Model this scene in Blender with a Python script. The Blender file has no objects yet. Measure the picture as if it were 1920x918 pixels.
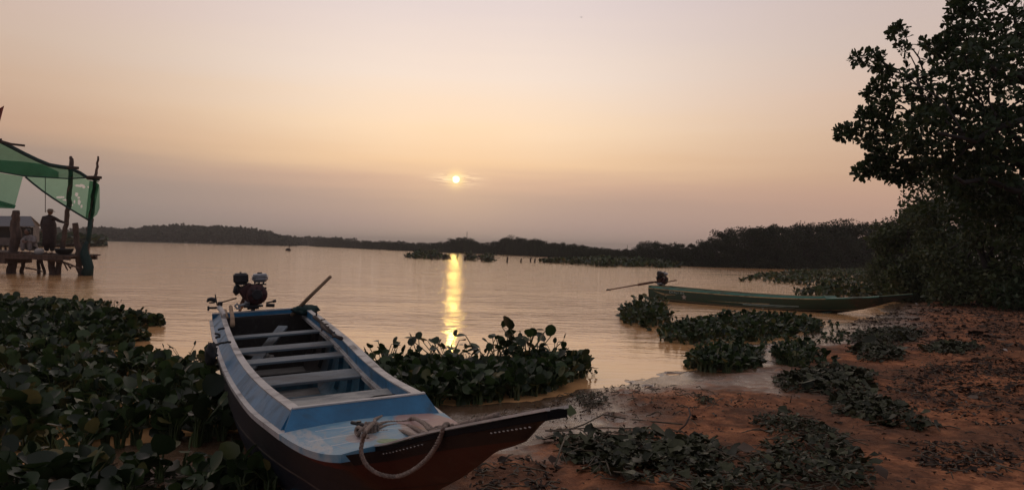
import bpy, math, random
import numpy as np
from mathutils import Vector, Matrix
R_ = math.radians
rng = np.random.default_rng(11); random.seed(7)
scene = bpy.context.scene
COL = scene.collection

# ------------------------------------------------------------------ camera
FPX, EYE = 1423.0, 1.35
_p, _r = R_(0.28), R_(1.5)
CF = np.array([0, math.cos(_p), math.sin(_p)])
_U = np.array([0, -math.sin(_p), math.cos(_p)]); _R = np.array([1.0, 0, 0])
CR = math.cos(_r)*_R + math.sin(_r)*_U
CU = -math.sin(_r)*_R + math.cos(_r)*_U
cd = bpy.data.cameras.new('camera'); cam = bpy.data.objects.new('camera', cd); COL.objects.link(cam)
cd.sensor_width = 36; cd.lens = FPX/1920*36; cd.clip_start = .05; cd.clip_end = 6000
m = Matrix.Identity(4)
for i in range(3):
    m[i][0], m[i][1], m[i][2] = CR[i], CU[i], -CF[i]
m[2][3] = EYE
cam.matrix_world = m
scene.camera = cam

def ray(px, py): return CF + (px-960)/FPX*CR - (py-459)/FPX*CU
def PD(px, py, d): return np.array([0, 0, EYE]) + ray(px, py)*d            # point at depth d
def PZ(px, py, z=0.0):
    r = ray(px, py); return np.array([0, 0, EYE]) + r*((z-EYE)/r[2])      # point on the level z

# ------------------------------------------------------------------ light
sd = ray(855, 336); sd = sd/np.linalg.norm(sd)
SUN_EL = math.asin(sd[2]); SUN_AZ = math.atan2(sd[0], sd[1])
sl = bpy.data.lights.new('sun', 'SUN'); so = bpy.data.objects.new('sun', sl); COL.objects.link(so)
sl.energy = .010; sl.angle = R_(.5); sl.color = (1, .62, .12)
so.rotation_euler = Vector(-sd).to_track_quat('-Z', 'Y').to_euler()
scene.view_settings.view_transform = 'Standard'; scene.view_settings.look = 'None'
scene.view_settings.exposure = .28; scene.view_settings.gamma = 1
scene.cycles.use_denoising = True
scene.cycles.max_bounces = 6; scene.cycles.transparent_max_bounces = 8
scene.cycles.sample_clamp_indirect = 4

def lin(c):
    return tuple(((v/255)/12.92 if v/255 <= .04045 else ((v/255+.055)/1.055)**2.4) for v in c)+(1,)

class NT:
    def __init__(s, nt): s.nt = nt; s.n = nt.nodes; s.l = nt.links
    def new(s, t, **kw):
        n = s.n.new(t)
        for k, v in kw.items(): setattr(n, k, v)
        return n
    def set(s, n, i, v):
        if hasattr(v, 'bl_idname') and hasattr(v, 'outputs'): v = v.outputs[0]
        if hasattr(v, 'links'): s.l.new(v, n.inputs[i])
        else: n.inputs[i].default_value = v
    def math(s, op, a, b=0.0, c=0.0, clamp=False):
        n = s.new('ShaderNodeMath', operation=op, use_clamp=clamp)
        s.set(n, 0, a); s.set(n, 1, b)
        if op in ('MULTIPLY_ADD', 'SMOOTH_MIN', 'SMOOTH_MAX'): s.set(n, 2, c)
        return n.outputs[0]
    def vmath(s, op, a, b=(0, 0, 0)):
        n = s.new('ShaderNodeVectorMath', operation=op); s.set(n, 0, a); s.set(n, 1, b)
        return n.outputs['Value'] if op in ('DOT_PRODUCT', 'LENGTH') else n.outputs[0]
    def mix(s, f, a, b, bt='MIX'):
        n = s.new('ShaderNodeMix', data_type='RGBA', blend_type=bt)
        s.set(n, 0, f); s.set(n, 6, a); s.set(n, 7, b); return n.outputs[2]
    def ramp(s, f, stops, interp='LINEAR'):
        n = s.new('ShaderNodeValToRGB'); cr = n.color_ramp; cr.interpolation = interp
        while len(cr.elements) < len(stops): cr.elements.new(.5)
        for e, (p, c) in zip(cr.elements, stops):
            e.position = p; e.color = c if len(c) == 4 else tuple(c)+(1,)
        s.set(n, 0, f); return n.outputs[0]
    def noise(s, vec, scale, detail=3, rough=.5, dist=0, col=False):
        n = s.new('ShaderNodeTexNoise'); s.set(n, 'Vector', vec); n.inputs['Scale'].default_value = scale
        n.inputs['Detail'].default_value = detail; n.inputs['Roughness'].default_value = rough
        n.inputs['Distortion'].default_value = dist
        return n.outputs[1 if col else 0]
    def smooth(s, x, a, b):
        n = s.new('ShaderNodeMapRange', interpolation_type='SMOOTHSTEP')
        s.set(n, 0, x); s.set(n, 1, a); s.set(n, 2, b); return n.outputs[0]
    def mapping(s, vec, scale=(1, 1, 1), rot=(0, 0, 0)):
        n = s.new('ShaderNodeMapping'); s.set(n, 0, vec); n.inputs['Scale'].default_value = scale
        n.inputs['Rotation'].default_value = rot; return n.outputs[0]

world = bpy.data.worlds.new('World'); scene.world = world; world.use_nodes = True
W = NT(world.node_tree); W.n.clear()
wo = W.new('ShaderNodeOutputWorld'); bg = W.new('ShaderNodeBackground'); bg2 = W.new('ShaderNodeBackground'); add = W.new('ShaderNodeAddShader')
gen = W.new('ShaderNodeTexCoord').outputs['Generated']
sep = W.new('ShaderNodeSeparateXYZ'); W.set(sep, 0, gen)
flat = W.vmath('NORMALIZE', W.vmath('MULTIPLY', gen, (1, 1, 0)))
hd = np.array([sd[0], sd[1], 0]); hd /= np.linalg.norm(hd)
az = W.math('ARCCOSINE', W.math('MINIMUM', W.vmath('DOT_PRODUCT', flat, tuple(hd)), .99999))
# a hazy evening sky: elevation ramps toward the sun, 30 degrees to each side of it, and behind
streak = W.noise(W.mapping(gen, (1.6, 1.6, 22)), 2.2, 4, .55)
z = W.math('ADD', sep.outputs[2], W.math('MULTIPLY', W.math('SUBTRACT', streak, .5), .032))
sunr = W.ramp(z, [(0, lin((181, 159, 141))), (.030, lin((181, 155, 139))), (.060, lin((187, 160, 139))), (.085, lin((212, 176, 146))),
                  (.112, lin((241, 203, 158))), (.155, lin((249, 219, 180))), (.22, lin((240, 221, 199))), (.31, lin((223, 207, 197))), (.6, lin((170, 158, 152))), (1, lin((150, 144, 144)))])
sidel = W.ramp(z, [(0, lin((145, 133, 119))), (.030, lin((147, 134, 121))), (.070, lin((152, 135, 121))), (.095, lin((163, 140, 121))),
                   (.122, lin((189, 154, 126))), (.17, lin((199, 168, 140))), (.22, lin((202, 177, 154))), (.31, lin((203, 178, 167))), (.6, lin((170, 158, 152))), (1, lin((150, 144, 144)))])
sider = W.ramp(z, [(0, lin((181, 146, 126))), (.030, lin((185, 151, 130))), (.070, lin((194, 156, 131))), (.100, lin((200, 163, 132))),
                   (.14, lin((207, 174, 144))), (.19, lin((210, 181, 157))), (.25, lin((204, 183, 166))), (.31, lin((199, 180, 170))), (.6, lin((170, 158, 152))), (1, lin((150, 144, 144)))])
back = W.ramp(z, [(0, lin((108, 107, 114))), (.2, lin((126, 125, 132))), (.6, lin((146, 141, 143))), (1, lin((150, 144, 144)))])
perp = (hd[1], -hd[0], 0)
sidef = W.smooth(W.vmath('DOT_PRODUCT', flat, perp), -.12, .12)
side = W.mix(sidef, sidel, sider)
colr = W.mix(W.smooth(az, .04, .60), sunr, side)
colr = W.mix(W.smooth(az, .75, 1.9), colr, back)
# the veiled sun: disc, halo and the thin bright streaks of cloud around it
nd = W.vmath('NORMALIZE', gen)
ang = W.math('ARCCOSINE', W.math('MINIMUM', W.vmath('DOT_PRODUCT', nd, tuple(sd)), .9999999))
g1 = W.math('EXPONENT', W.math('MULTIPLY', W.math('POWER', W.math('DIVIDE', ang, .095), 1.4), -1))
colr = W.mix(W.math('MULTIPLY', g1, .27), colr, lin((255, 214, 160)))
v = W.vmath('SUBTRACT', nd, tuple(sd))
ell = W.vmath('LENGTH', W.vmath('MULTIPLY', v, (1, 1, 3.6)))
st2 = W.noise(W.mapping(nd, (14, 14, 130)), 2.0, 3, .6, 1.2)
wisp = W.math('MULTIPLY', W.smooth(st2, .44, .56), W.math('EXPONENT', W.math('MULTIPLY', W.math('POWER', W.math('DIVIDE', ell, .026), 2), -1)))
colr = W.mix(W.math('MULTIPLY', wisp, .9), colr, (1.25, .92, .52, 1))
halo = W.math('EXPONENT', W.math('MULTIPLY', W.math('POWER', W.math('DIVIDE', ang, .0098), 2), -1))
colr = W.mix(W.math('MULTIPLY', halo, W.math('SUBTRACT', 1, W.math('MULTIPLY', W.smooth(st2, .54, .62), .35))), colr, (1.25, .88, .36, 1))
disc = W.math('MULTIPLY', W.smooth(ang, .0054, .0028), W.math('SUBTRACT', 1, W.math('MULTIPLY', W.smooth(st2, .52, .60), .75)))
colr = W.mix(disc, colr, (4.0, 3.4, 2.2, 1))
# below the horizon the world shows dull brown
colr = W.mix(W.smooth(sep.outputs[2], 0, -.03), colr, lin((90, 76, 66)))
colr = W.mix(1.0, colr, (.955, .968, 1.05, 1), 'MULTIPLY')
W.set(bg, 0, colr); bg.inputs[1].default_value = .93
sky = W.new('ShaderNodeTexSky'); sky.sky_type = 'NISHITA'; sky.sun_disc = False
sky.sun_elevation = SUN_EL; sky.sun_rotation = SUN_AZ; sky.dust_density = 6; sky.air_density = 2
W.set(bg2, 0, sky.outputs[0]); bg2.inputs[1].default_value = .002
W.l.new(bg.outputs[0], add.inputs[0]); W.l.new(bg2.outputs[0], add.inputs[1]); W.l.new(add.outputs[0], wo.inputs[0])

# ------------------------------------------------------------------ helpers
def tag(o, label=None, cat=None, group=None, kind=None):
    if label: o['label'] = label
    if cat: o['category'] = cat
    if group: o['group'] = group
    if kind: o['kind'] = kind
    return o

def empty(name, loc=(0, 0, 0), label=None, cat=None, group=None, rz=0, parent=None):
    o = bpy.data.objects.new(name, None); COL.objects.link(o); o.location = loc; o.rotation_euler.z = rz
    o.empty_display_size = .1
    if parent: o.parent = parent
    return tag(o, label, cat, group)

def mesh_np(name, V, polys_idx, loop_tot, mat, smooth=False, cols=None):
    me = bpy.data.meshes.new(name)
    V = np.asarray(V, np.float32); n = len(loop_tot)
    me.vertices.add(len(V)); me.vertices.foreach_set('co', V.ravel())
    me.loops.add(len(polys_idx)); me.loops.foreach_set('vertex_index', np.asarray(polys_idx, np.int32))
    me.polygons.add(n)
    lt = np.asarray(loop_tot, np.int32)
    me.polygons.foreach_set('loop_start', np.concatenate([[0], np.cumsum(lt)[:-1]]).astype(np.int32))
    me.update(calc_edges=True)
    if smooth: me.polygons.foreach_set('use_smooth', np.ones(n, bool))
    if cols is not None:
        a = me.attributes.new('tone', 'FLOAT', 'POINT'); a.data.foreach_set('value', np.asarray(cols, np.float32))
    for mm in (mat if isinstance(mat, (list, tuple)) else [mat]): me.materials.append(mm)
    me.validate()
    return me

def link(name, me, parent=None):
    o = bpy.data.objects.new(name, me); COL.objects.link(o)
    if parent: o.parent = parent
    return o

class MB:
    """collects simple shapes into one mesh"""
    def __init__(s): s.v = []; s.f = []; s.mi = []; s.cur = 0; s.att = {}
    def add(s, V, F):
        b = len(s.v); s.v += [tuple(map(float, p)) for p in V]
        for f in F: s.f.append([b+i for i in f]); s.mi.append(s.cur)
        return b
    def box(s, c, sz, rot=None, taper=1.0, bev=0.0):
        x, y, zz = [q/2 for q in sz]
        if bev > 0:
            b = min(bev, x*.9, y*.9, zz*.9); V = []
            for sx in (-1, 1):
                for sy in (-1, 1):
                    for sz_ in (-1, 1):
                        V += [(sx*(x-b), sy*(y-b), sz_*zz), (sx*x, sy*(y-b), sz_*(zz-b)), (sx*(x-b), sy*y, sz_*(zz-b))]
            def ix(sx, sy, sz_, k): return ((sx > 0)*4+(sy > 0)*2+(sz_ > 0))*3+k
            F = []
            for q in (-1, 1):
                F.append([ix(-1, -1, q, 0), ix(1, -1, q, 0), ix(1, 1, q, 0), ix(-1, 1, q, 0)])
                F.append([ix(q, -1, -1, 1), ix(q, 1, -1, 1), ix(q, 1, 1, 1), ix(q, -1, 1, 1)])
                F.append([ix(-1, q, -1, 2), ix(1, q, -1, 2), ix(1, q, 1, 2), ix(-1, q, 1, 2)])
                for r in (-1, 1):
                    F.append([ix(q, -1, r, 0), ix(q, 1, r, 0), ix(q, 1, r, 1), ix(q, -1, r, 1)])
                    F.append([ix(-1, q, r, 0), ix(1, q, r, 0), ix(1, q, r, 2), ix(-1, q, r, 2)])
                    F.append([ix(q, r, -1, 1), ix(q, r, 1, 1), ix(q, r, 1, 2), ix(q, r, -1, 2)])
            for sx in (-1, 1):
                for sy in (-1, 1):
                    for sz_ in (-1, 1): F.append([ix(sx, sy, sz_, 0), ix(sx, sy, sz_, 1), ix(sx, sy, sz_, 2)])
        else:
            V = [(sx*x*(taper if sz_ > 0 else 1), sy*y*(taper if sz_ > 0 else 1), sz_*zz) for sz_ in (-1, 1) for sy in (-1, 1) for sx in (-1, 1)]
            F = [[0, 2, 3, 1], [4, 5, 7, 6], [0, 1, 5, 4], [2, 6, 7, 3], [0, 4, 6, 2], [1, 3, 7, 5]]
        M = Matrix.Identity(3) if rot is None else rot
        s.add([Vector(c)+M @ Vector(p) for p in V], F); return s
    def tube(s, pts, rad, n=8, cap=True, flat=1.0):
        pts = [Vector(p) for p in pts]
        if not hasattr(rad, '__len__'): rad = [rad]*len(pts)
        V = []; up = Vector((0, 0, 1)); prev = None
        for i, p in enumerate(pts):
            t = (pts[min(i+1, len(pts)-1)]-pts[max(i-1, 0)])
            t = t.normalized() if t.length > 1e-9 else Vector((0, 0, 1))
            if prev is None:
                a = t.cross(up) if abs(t.z) < .9 else t.cross(Vector((1, 0, 0)))
            else: a = prev - t*prev.dot(t)
            a.normalize(); prev = a; b = t.cross(a)
            for k in range(n):
                an = 2*math.pi*k/n
                V.append(p+(a*math.cos(an)+b*math.sin(an)*flat)*rad[i])
        F = []
        for i in range(len(pts)-1):
            for k in range(n):
                F.append([i*n+k, i*n+(k+1) % n, (i+1)*n+(k+1) % n, (i+1)*n+k])
        if cap: F.append(list(range(n))[::-1]); F.append([(len(pts)-1)*n+k for k in range(n)])
        s.add(V, F); return s
    def cyl(s, a, b, r, n=14, r2=None): return s.tube([a, b], [r, r if r2 is None else r2], n)
    def build(s, name, mat, parent=None, smooth=False, autos=None):
        me = bpy.data.meshes.new(name); me.from_pydata(s.v, [], s.f); 
        for mm in (mat if isinstance(mat, (list, tuple)) else [mat]): me.materials.append(mm)
        me.polygons.foreach_set('material_index', s.mi)
        if smooth: me.polygons.foreach_set('use_smooth', [True]*len(s.f))
        me.update()
        for k, vals in s.att.items():
            a = me.attributes.new(k, 'FLOAT', 'POINT'); a.data.foreach_set('value', vals)
        if smooth and autos is not None:
            me.set_sharp_from_angle(angle=R_(autos))
        return link(name, me, parent)

def grid_faces(nr, nc, base=0):
    i = np.arange(nr-1)[:, None]*nc+np.arange(nc-1)[None, :]
    return (np.stack([i, i+1, i+nc+1, i+nc], -1).reshape(-1, 4)+base)

# lattice value noise
_lat = rng.random((256, 256))
def vnoise(x, y, sc=1.0, oct=3, off=0.0):
    out = 0; amp = 1; tot = 0
    for o in range(oct):
        X = x*sc*2**o+off+17.3*o; Y = y*sc*2**o+off*1.7+5.1*o
        xi = np.floor(X).astype(int); yi = np.floor(Y).astype(int); fx = X-xi; fy = Y-yi
        fx = fx*fx*(3-2*fx); fy = fy*fy*(3-2*fy)
        g = lambda a, b: _lat[a & 255, b & 255]
        out = out+amp*((g(xi, yi)*(1-fx)+g(xi+1, yi)*fx)*(1-fy)+(g(xi, yi+1)*(1-fx)+g(xi+1, yi+1)*fx)*fy)
        tot += amp; amp *= .5
    return out/tot-.5

# ------------------------------------------------------------------ materials
def base_mat(name):
    mt = bpy.data.materials.new(name); mt.use_nodes = True
    N = NT(mt.node_tree); b = N.n['Principled BSDF']; return mt, N, b

def simple(name, col, rough=.6, var=.25, scale=8, metal=0, bump=.0, bscale=40, spec=.5, stretch=(1, 1, 1), dirt=None, coord='Object'):
    mt, N, b = base_mat(name)
    tc = N.new('ShaderNodeTexCoord').outputs[coord]
    vec = N.mapping(tc, stretch)
    n = N.noise(vec, scale, 5, .6)
    c = N.mix(N.smooth(n, .3, .7), tuple(q*(1-var) for q in col)+(1,), tuple(min(1, q*(1+var)) for q in col)+(1,))
    if dirt:
        d = N.noise(tc, scale*.37, 6, .7, .5)
        c = N.mix(N.smooth(d, .48, .68), c, tuple(dirt)+(1,))
        N.set(b, 'Roughness', N.math('ADD', N.math('MULTIPLY', N.smooth(d, .45, .7), .3), rough))
    else: b.inputs['Roughness'].default_value = rough
    N.set(b, 'Base Color', c); b.inputs['Metallic'].default_value = metal
    b.inputs['Specular IOR Level'].default_value = spec
    if bump:
        bp = N.new('ShaderNodeBump'); bp.inputs['Strength'].default_value = bump; bp.inputs['Distance'].default_value = .004
        N.set(bp, 'Height', N.noise(vec, bscale, 4, .6)); N.set(b, 'Normal', bp.outputs[0])
    return mt

def leaf_mat(name, c0, c1, rough=.4, c2=None, transl=.12, spec=.4):
    mt, N, b = base_mat(name)
    a = N.new('ShaderNodeAttribute', attribute_name='tone').outputs['Fac']
    stops = [(0, c0), (.8 if c2 else 1, c1)]
    if c2: stops += [(.93, c1), (1, c2)]
    c = N.ramp(N.math('POWER', a, 1.5), stops)
    n = N.noise(N.new('ShaderNodeTexCoord').outputs['Object'], 30, 3, .6)
    c = N.mix(N.math('MULTIPLY', n, .5), c, tuple(q*.5 for q in c0)+(1,))
    N.set(b, 'Base Color', c); b.inputs['Roughness'].default_value = rough; b.inputs['Specular IOR Level'].default_value = spec
    tr = N.new('ShaderNodeBsdfTranslucent'); N.set(tr, 0, c)
    mx = N.new('ShaderNodeMixShader'); mx.inputs[0].default_value = transl
    N.l.new(b.outputs[0], mx.inputs[1]); N.l.new(tr.outputs[0], mx.inputs[2])
    N.l.new(mx.outputs[0], N.n['Material Output'].inputs[0])
    return mt

M = {}
M['hyacinth'] = leaf_mat('hyacinth_leaf', (.011, .022, .008), (.064, .105, .032), .38, (.22, .17, .06), .25, .35)
M['hyacinth_stalk'] = simple('hyacinth_stalk', (.05, .07, .02), .5, .3)
M['wilted'] = leaf_mat('wilted_leaf', (.022, .026, .013), (.090, .095, .045), .5, (.20, .18, .13), .05, .2)
M['dry'] = leaf_mat('dry_leaf', (.025, .014, .009), (.085, .052, .034), .6, (.26, .20, .15), .05, .2)
M['treeleaf'] = leaf_mat('tree_leaf', (.026, .048, .018), (.062, .100, .034), .45, None, .3, .3)
M['bushleaf'] = leaf_mat('bush_leaf', (.034, .050, .017), (.090, .115, .040), .5, (.12, .13, .055), .25, .3)
M['farleaf'] = leaf_mat('far_leaf', (.016, .023, .011), (.032, .044, .020), .7, None, .05, .15)
M['bark'] = simple('bark', (.022, .018, .015), .9, .4, 14, bump=.6, stretch=(1, 1, .3))
M['pole'] = simple('weathered_pole', (.085, .055, .042), .85, .4, 10, bump=.5, stretch=(1, 1, .25))
M['polered'] = simple('pole_red_cloth', (.22, .045, .035), .8, .3, 10)
M['blue'] = simple('blue_paint', (.024, .155, .30), .38, .2, 7, bump=.12, bscale=25, dirt=(.045, .085, .115))
M['bluedark'] = simple('dark_blue_paint', (.032, .105, .165), .55, .35, 6, bump=.25, dirt=(.05, .045, .04))
M['cap'] = simple('worn_white_paint', (.47, .45, .43), .5, .14, 9, bump=.2, dirt=(.20, .175, .155))
M['plank'] = simple('grey_plank', (.115, .145, .165), .6, .3, 5, bump=.5, bscale=60, stretch=(12, 1, 12), dirt=(.13, .125, .12))
M['bottom'] = simple('muddy_bottom', (.16, .15, .135), .35, .4, 4, bump=.2, dirt=(.06, .055, .05))
M['rope'] = simple('rope_fibre', (.27, .205, .165), .9, .35, 60, bump=.6, bscale=300)
M['blackmetal'] = simple('engine_black', (.012, .011, .012), .42, .3, 20)
M['redmetal'] = simple('engine_dark_red', (.05, .010, .009), .45, .3, 20, dirt=(.02, .012, .01))
M['greymetal'] = simple('tank_grey', (.36, .37, .38), .33, .1, 20, metal=.25, dirt=(.18, .18, .18))
M['rust'] = simple('rusty_steel', (.13, .06, .035), .7, .4, 30)
M['wood'] = simple('bare_wood', (.26, .17, .10), .7, .25, 6, bump=.4, stretch=(1, 1, .2))
M['greencloth'] = simple('dark_green_net', (.009, .035, .032), .9, .4, 30, bump=1, bscale=150)
M['black'] = simple('black_rubber', (.01, .01, .01), .6, .2, 20)
M['twig'] = simple('dark_twig', (.04, .025, .018), .8, .3, 30)
M['darkcloth'] = simple('dark_clothing', (.035, .022, .020), .9, .3, 15)
M['greycloth'] = simple('grey_clothing', (.24, .20, .185), .9, .2, 15)
M['hat'] = simple('straw_hat', (.17, .115, .075), .8, .2, 30)
M['skin'] = simple('skin', (.16, .085, .055), .55, .1, 10)
M['hair'] = simple('black_hair', (.012, .01, .01), .6, .2, 40)
M['roof'] = simple('grey_roof', (.095, .095, .105), .6, .15, 3, stretch=(8, 1, 1))
M['wallboard'] = simple('board_wall', (.13, .11, .10), .85, .2, 3)
M['darkwall'] = simple('dark_opening_wall', (.03, .026, .024), .9, .2, 3)
M['white'] = simple('white_scrap', (.42, .38, .34), .6, .1, 30)

# ------------------------------------------------------------------ terrain
near_shore = [PZ(*q)[:2] for q in [(-700, 905), (-250, 893), (0, 872), (200, 862), (420, 830), (620, 792), (760, 772), (860, 764), (1000, 752), (1110, 722), (1180, 704), (1240, 694), (1300, 690), (1360, 668),
              (1400, 645), (1470, 634), (1560, 612), (1640, 594), (1668, 575), (1672, 556), (1650, 543)]]
near_land = [np.array((-300., -20.))]+[np.array((-40., 1.5))]+list(near_shore)+[np.array(q) for q in [(20., 40.), (31., 55.), (40., 70.), (60., 90.), (2500., 120.), (2500., -300.), (-300., -300.)]]
right_land = [PZ(*q)[:2] for q in [(1660, 507), (1560, 505), (1460, 504), (1330, 501), (1240, 497), (1186, 492)]]
right_land += [PZ(*q)[:2] for q in [(1080, 484.5), (980, 479), (870, 474.5), (740, 469), (650, 464.5), (592, 461.8)]]
right_land += [np.array(q) for q in [(-60., 330.), (0., 600.), (-300., 1200.), (-500., 2500.), (2500., 2500.), (2500., 100.), (60., 92.)]]
left_land = [PZ(*q)[:2] for q in [(-900, 429.5), (-300, 441), (60, 449.5), (170, 452.3), (360, 456.6), (540, 461.0)]]
left_land += [np.array(q) for q in [(-100., 420.), (-160., 900.), (-500., 2500.), (-2500., 2500.), (-2500., 330.)]]

def sdf(x, y, poly):
    P = np.array(poly); A = P; B = np.roll(P, -1, 0)
    d = np.full(x.shape, 1e18); ins = np.zeros(x.shape, bool)
    for a, b in zip(A, B):
        ex, ey = b-a; wx = x-a[0]; wy = y-a[1]
        t = np.clip((wx*ex+wy*ey)/(ex*ex+ey*ey+1e-12), 0, 1)
        d = np.minimum(d, (wx-ex*t)**2+(wy-ey*t)**2)
        c = (a[1] > y) != (b[1] > y)
        ins ^= c & (x < (b[0]-a[0])*(y-a[1])/(b[1]-a[1]+1e-12)+a[0])
    d = np.sqrt(d); return np.where(ins, d, -d)

_fr = np.random.default_rng(5)
FOOT = []
for _w in range(16):
    _x, _y, _a = _fr.uniform(.4, 7.5), _fr.uniform(3.8, 11), _fr.uniform(0, 6.28)
    for _k in range(7):
        FOOT.append((_x+math.cos(_a)*.55*_k-math.sin(_a)*.09*(-1)**_k, _y+math.sin(_a)*.55*_k+math.cos(_a)*.09*(-1)**_k, _a+_fr.normal(0, .15)))
def height(x, y, fine=True):
    x = np.asarray(x, float); y = np.asarray(y, float)
    s1 = sdf(x, y, near_land)
    s1 = s1+vnoise(x, y, .9, 3, 3)*1.0*np.clip(1-np.abs(s1)/4, 0, 1)
    s2 = sdf(x, y, right_land); s3 = sdf(x, y, left_land)
    h1 = np.where(s1 > 0, .34*(1-np.exp(-s1/7.0))+.004*np.minimum(s1, 60), np.maximum(s1*.10, -.6))
    h1 = h1+np.where(s1 > 0, (vnoise(x, y, .7, 3)*.08+vnoise(x, y, 3.6, 3, 9)*.045)*np.clip(s1/1.2, .22, 1), 0)
    if fine:
        h1 = h1+np.where(s1 > -.3, vnoise(x, y, 13, 3, 4)*.030*np.clip(s1/1.5, .22, 1), 0)
        rid = np.abs(vnoise(x*.8, y, 6, 2, 31)); h1 = h1-np.where(s1 > .4, np.clip(.05-rid, 0, 1)*.3*np.clip(s1/2, 0, 1), 0)
    if fine:
        for fx, fy, fa in FOOT:      # footprints and heel marks pressed into the bank
            near_ = (np.abs(x-fx) < .35) & (np.abs(y-fy) < .35)
            if near_.any():
                u = (x[near_]-fx)*math.cos(fa)+(y[near_]-fy)*math.sin(fa); v_ = -(x[near_]-fx)*math.sin(fa)+(y[near_]-fy)*math.cos(fa)
                q = (u/.13)**2+(v_/.055)**2; h1[near_] += -.040*np.exp(-q**2)+.014*np.exp(-((np.sqrt(q)-1.45)/.3)**2)
    s = np.maximum(s2, s3)
    h2 = np.where(s > 0, .25*(1-np.exp(-s/6)), np.maximum(s*.1, -.6))
    return np.maximum(h1, h2)
def hz(x, y): return float(height(np.array([x]), np.array([y]))[0])

def axis_x():
    a = list(np.arange(-6, 11.01, .045)); st = .045
    r = [];  p = 11.0
    while p < 2500: st *= 1.07; p += st; r.append(p)
    st = .045; l = []; p = -6.0
    while p > -2500: st *= 1.07; p -= st; l.append(p)
    return np.array(l[::-1]+a+r)
def axis_y():
    a = []; p = -1.0
    while p < 3: a.append(p); p += .12
    while p < 70: a.append(p); p += max(.035, .0075*p)
    st = .6
    while p < 2600: a.append(p); st *= 1.08; p += st
    b = []; q = -1.0; st = .2
    while q > -290: st *= 1.4; q -= st; b.append(q)
    return np.array(b[::-1]+a)
gx, gy = axis_x(), axis_y()
GX, GY = np.meshgrid(gx, gy)
GZ = height(GX.ravel(), GY.ravel())
V = np.stack([GX.ravel(), GY.ravel(), GZ], -1)
F = grid_faces(len(gy), len(gx))

mt, N, b = base_mat('red_earth')
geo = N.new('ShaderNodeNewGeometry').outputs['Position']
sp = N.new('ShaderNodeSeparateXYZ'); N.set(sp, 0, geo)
n1 = N.noise(geo, .9, 5, .6); n2 = N.noise(geo, 7, 6, .65); n3 = N.noise(geo, 45, 4, .6)
c = N.mix(N.smooth(n2, .35, .65), (.30, .115, .056, 1), (.62, .255, .118, 1))
c = N.mix(N.math('MULTIPLY', N.smooth(n1, .40, .60), .8), c, (.135, .072, .046, 1))
n5 = N.noise(geo, 2.6, 5, .7, .6)
c = N.mix(N.math('MULTIPLY', N.smooth(n5, .50, .62), .65), c, (.10, .052, .034, 1))
c = N.mix(N.math('MULTIPLY', N.smooth(n3, .5, .75), .45), c, (.09, .04, .025, 1))
wet = N.smooth(N.math('ADD', sp.outputs[2], N.math('MULTIPLY', N.math('SUBTRACT', n2, .5), .05)), .085, .02)
c = N.mix(wet, c, (.15, .088, .050, 1))
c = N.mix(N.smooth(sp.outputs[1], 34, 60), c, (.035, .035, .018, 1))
N.set(b, 'Base Color', c)
N.set(b, 'Roughness', N.math('SUBTRACT', .88, N.math('MULTIPLY', wet, .74)))
N.set(b, 'Specular IOR Level', N.math('ADD', N.math('MULTIPLY', wet, .4), .12))
bp = N.new('ShaderNodeBump'); N.set(bp, 'Strength', N.math('SUBTRACT', 1, N.math('MULTIPLY', wet, .86))); bp.inputs['Distance'].default_value = .035
N.set(bp, 'Height', N.math('ADD', N.math('ADD', n2, N.math('MULTIPLY', n3, .5)), N.math('MULTIPLY', N.noise(N.mapping(geo, (1, 1, 1)), 19, 5, .75, .8), .9))); N.set(b, 'Normal', bp.outputs[0])
M['earth'] = mt
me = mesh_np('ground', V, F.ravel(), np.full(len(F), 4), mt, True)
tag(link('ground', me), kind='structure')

# ------------------------------------------------------------------ water
mt, N, b = base_mat('river_water')
geo = N.new('ShaderNodeNewGeometry').outputs['Position']
sp = N.new('ShaderNodeSeparateXYZ'); N.set(sp, 0, geo)
w1 = N.noise(N.mapping(geo, (.8, 1.9, 1), (0, 0, .12)), 4.2, 2, .55, .4)
w2 = N.noise(N.mapping(geo, (.62, 1.6, 1), (0, 0, -.12)), 9.5, 3, .55, .3)
w4 = N.noise(N.mapping(geo, (.7, 1.5, 1)), 30, 2, .5)
w5 = N.noise(N.mapping(geo, (.6, 1.5, 1)), 1.5, 2, .5)
w3 = N.noise(N.mapping(geo, (.35, 1, 1)), .5, 3, .6)
calm = N.math('MULTIPLY', N.smooth(sp.outputs[1], 7.5, 17), N.math('ADD', N.math('MULTIPLY', N.smooth(w3, .35, .62), .7), .3))
calm = N.math('ADD', calm, .10)
hgt = N.math('ADD', N.math('ADD', N.math('MULTIPLY', w5, .075), N.math('MULTIPLY', w1, .040)), N.math('ADD', N.math('MULTIPLY', w2, .014), N.math('MULTIPLY', w4, .0045)))
bp = N.new('ShaderNodeBump'); bp.inputs['Distance'].default_value = 1.0
N.set(bp, 'Strength', N.math('MULTIPLY', calm, .62)); N.set(bp, 'Height', hgt); N.set(b, 'Normal', bp.outputs[0])
b.inputs['Base Color'].default_value = (.80, .43, .185, 1); b.inputs['Roughness'].default_value = .045
b.inputs['IOR'].default_value = 1.40; b.inputs['Specular IOR Level'].default_value = .62
M['water'] = mt
wx = np.array([-2600, 2600.]); wm = np.array([[-2600, -290, 0], [2600, -290, 0], [2600, 2650, 0], [-2600, 2650, 0.]])
me = mesh_np('water', wm, [0, 1, 2, 3], [4], mt); tag(link('water', me), kind='structure')

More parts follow.
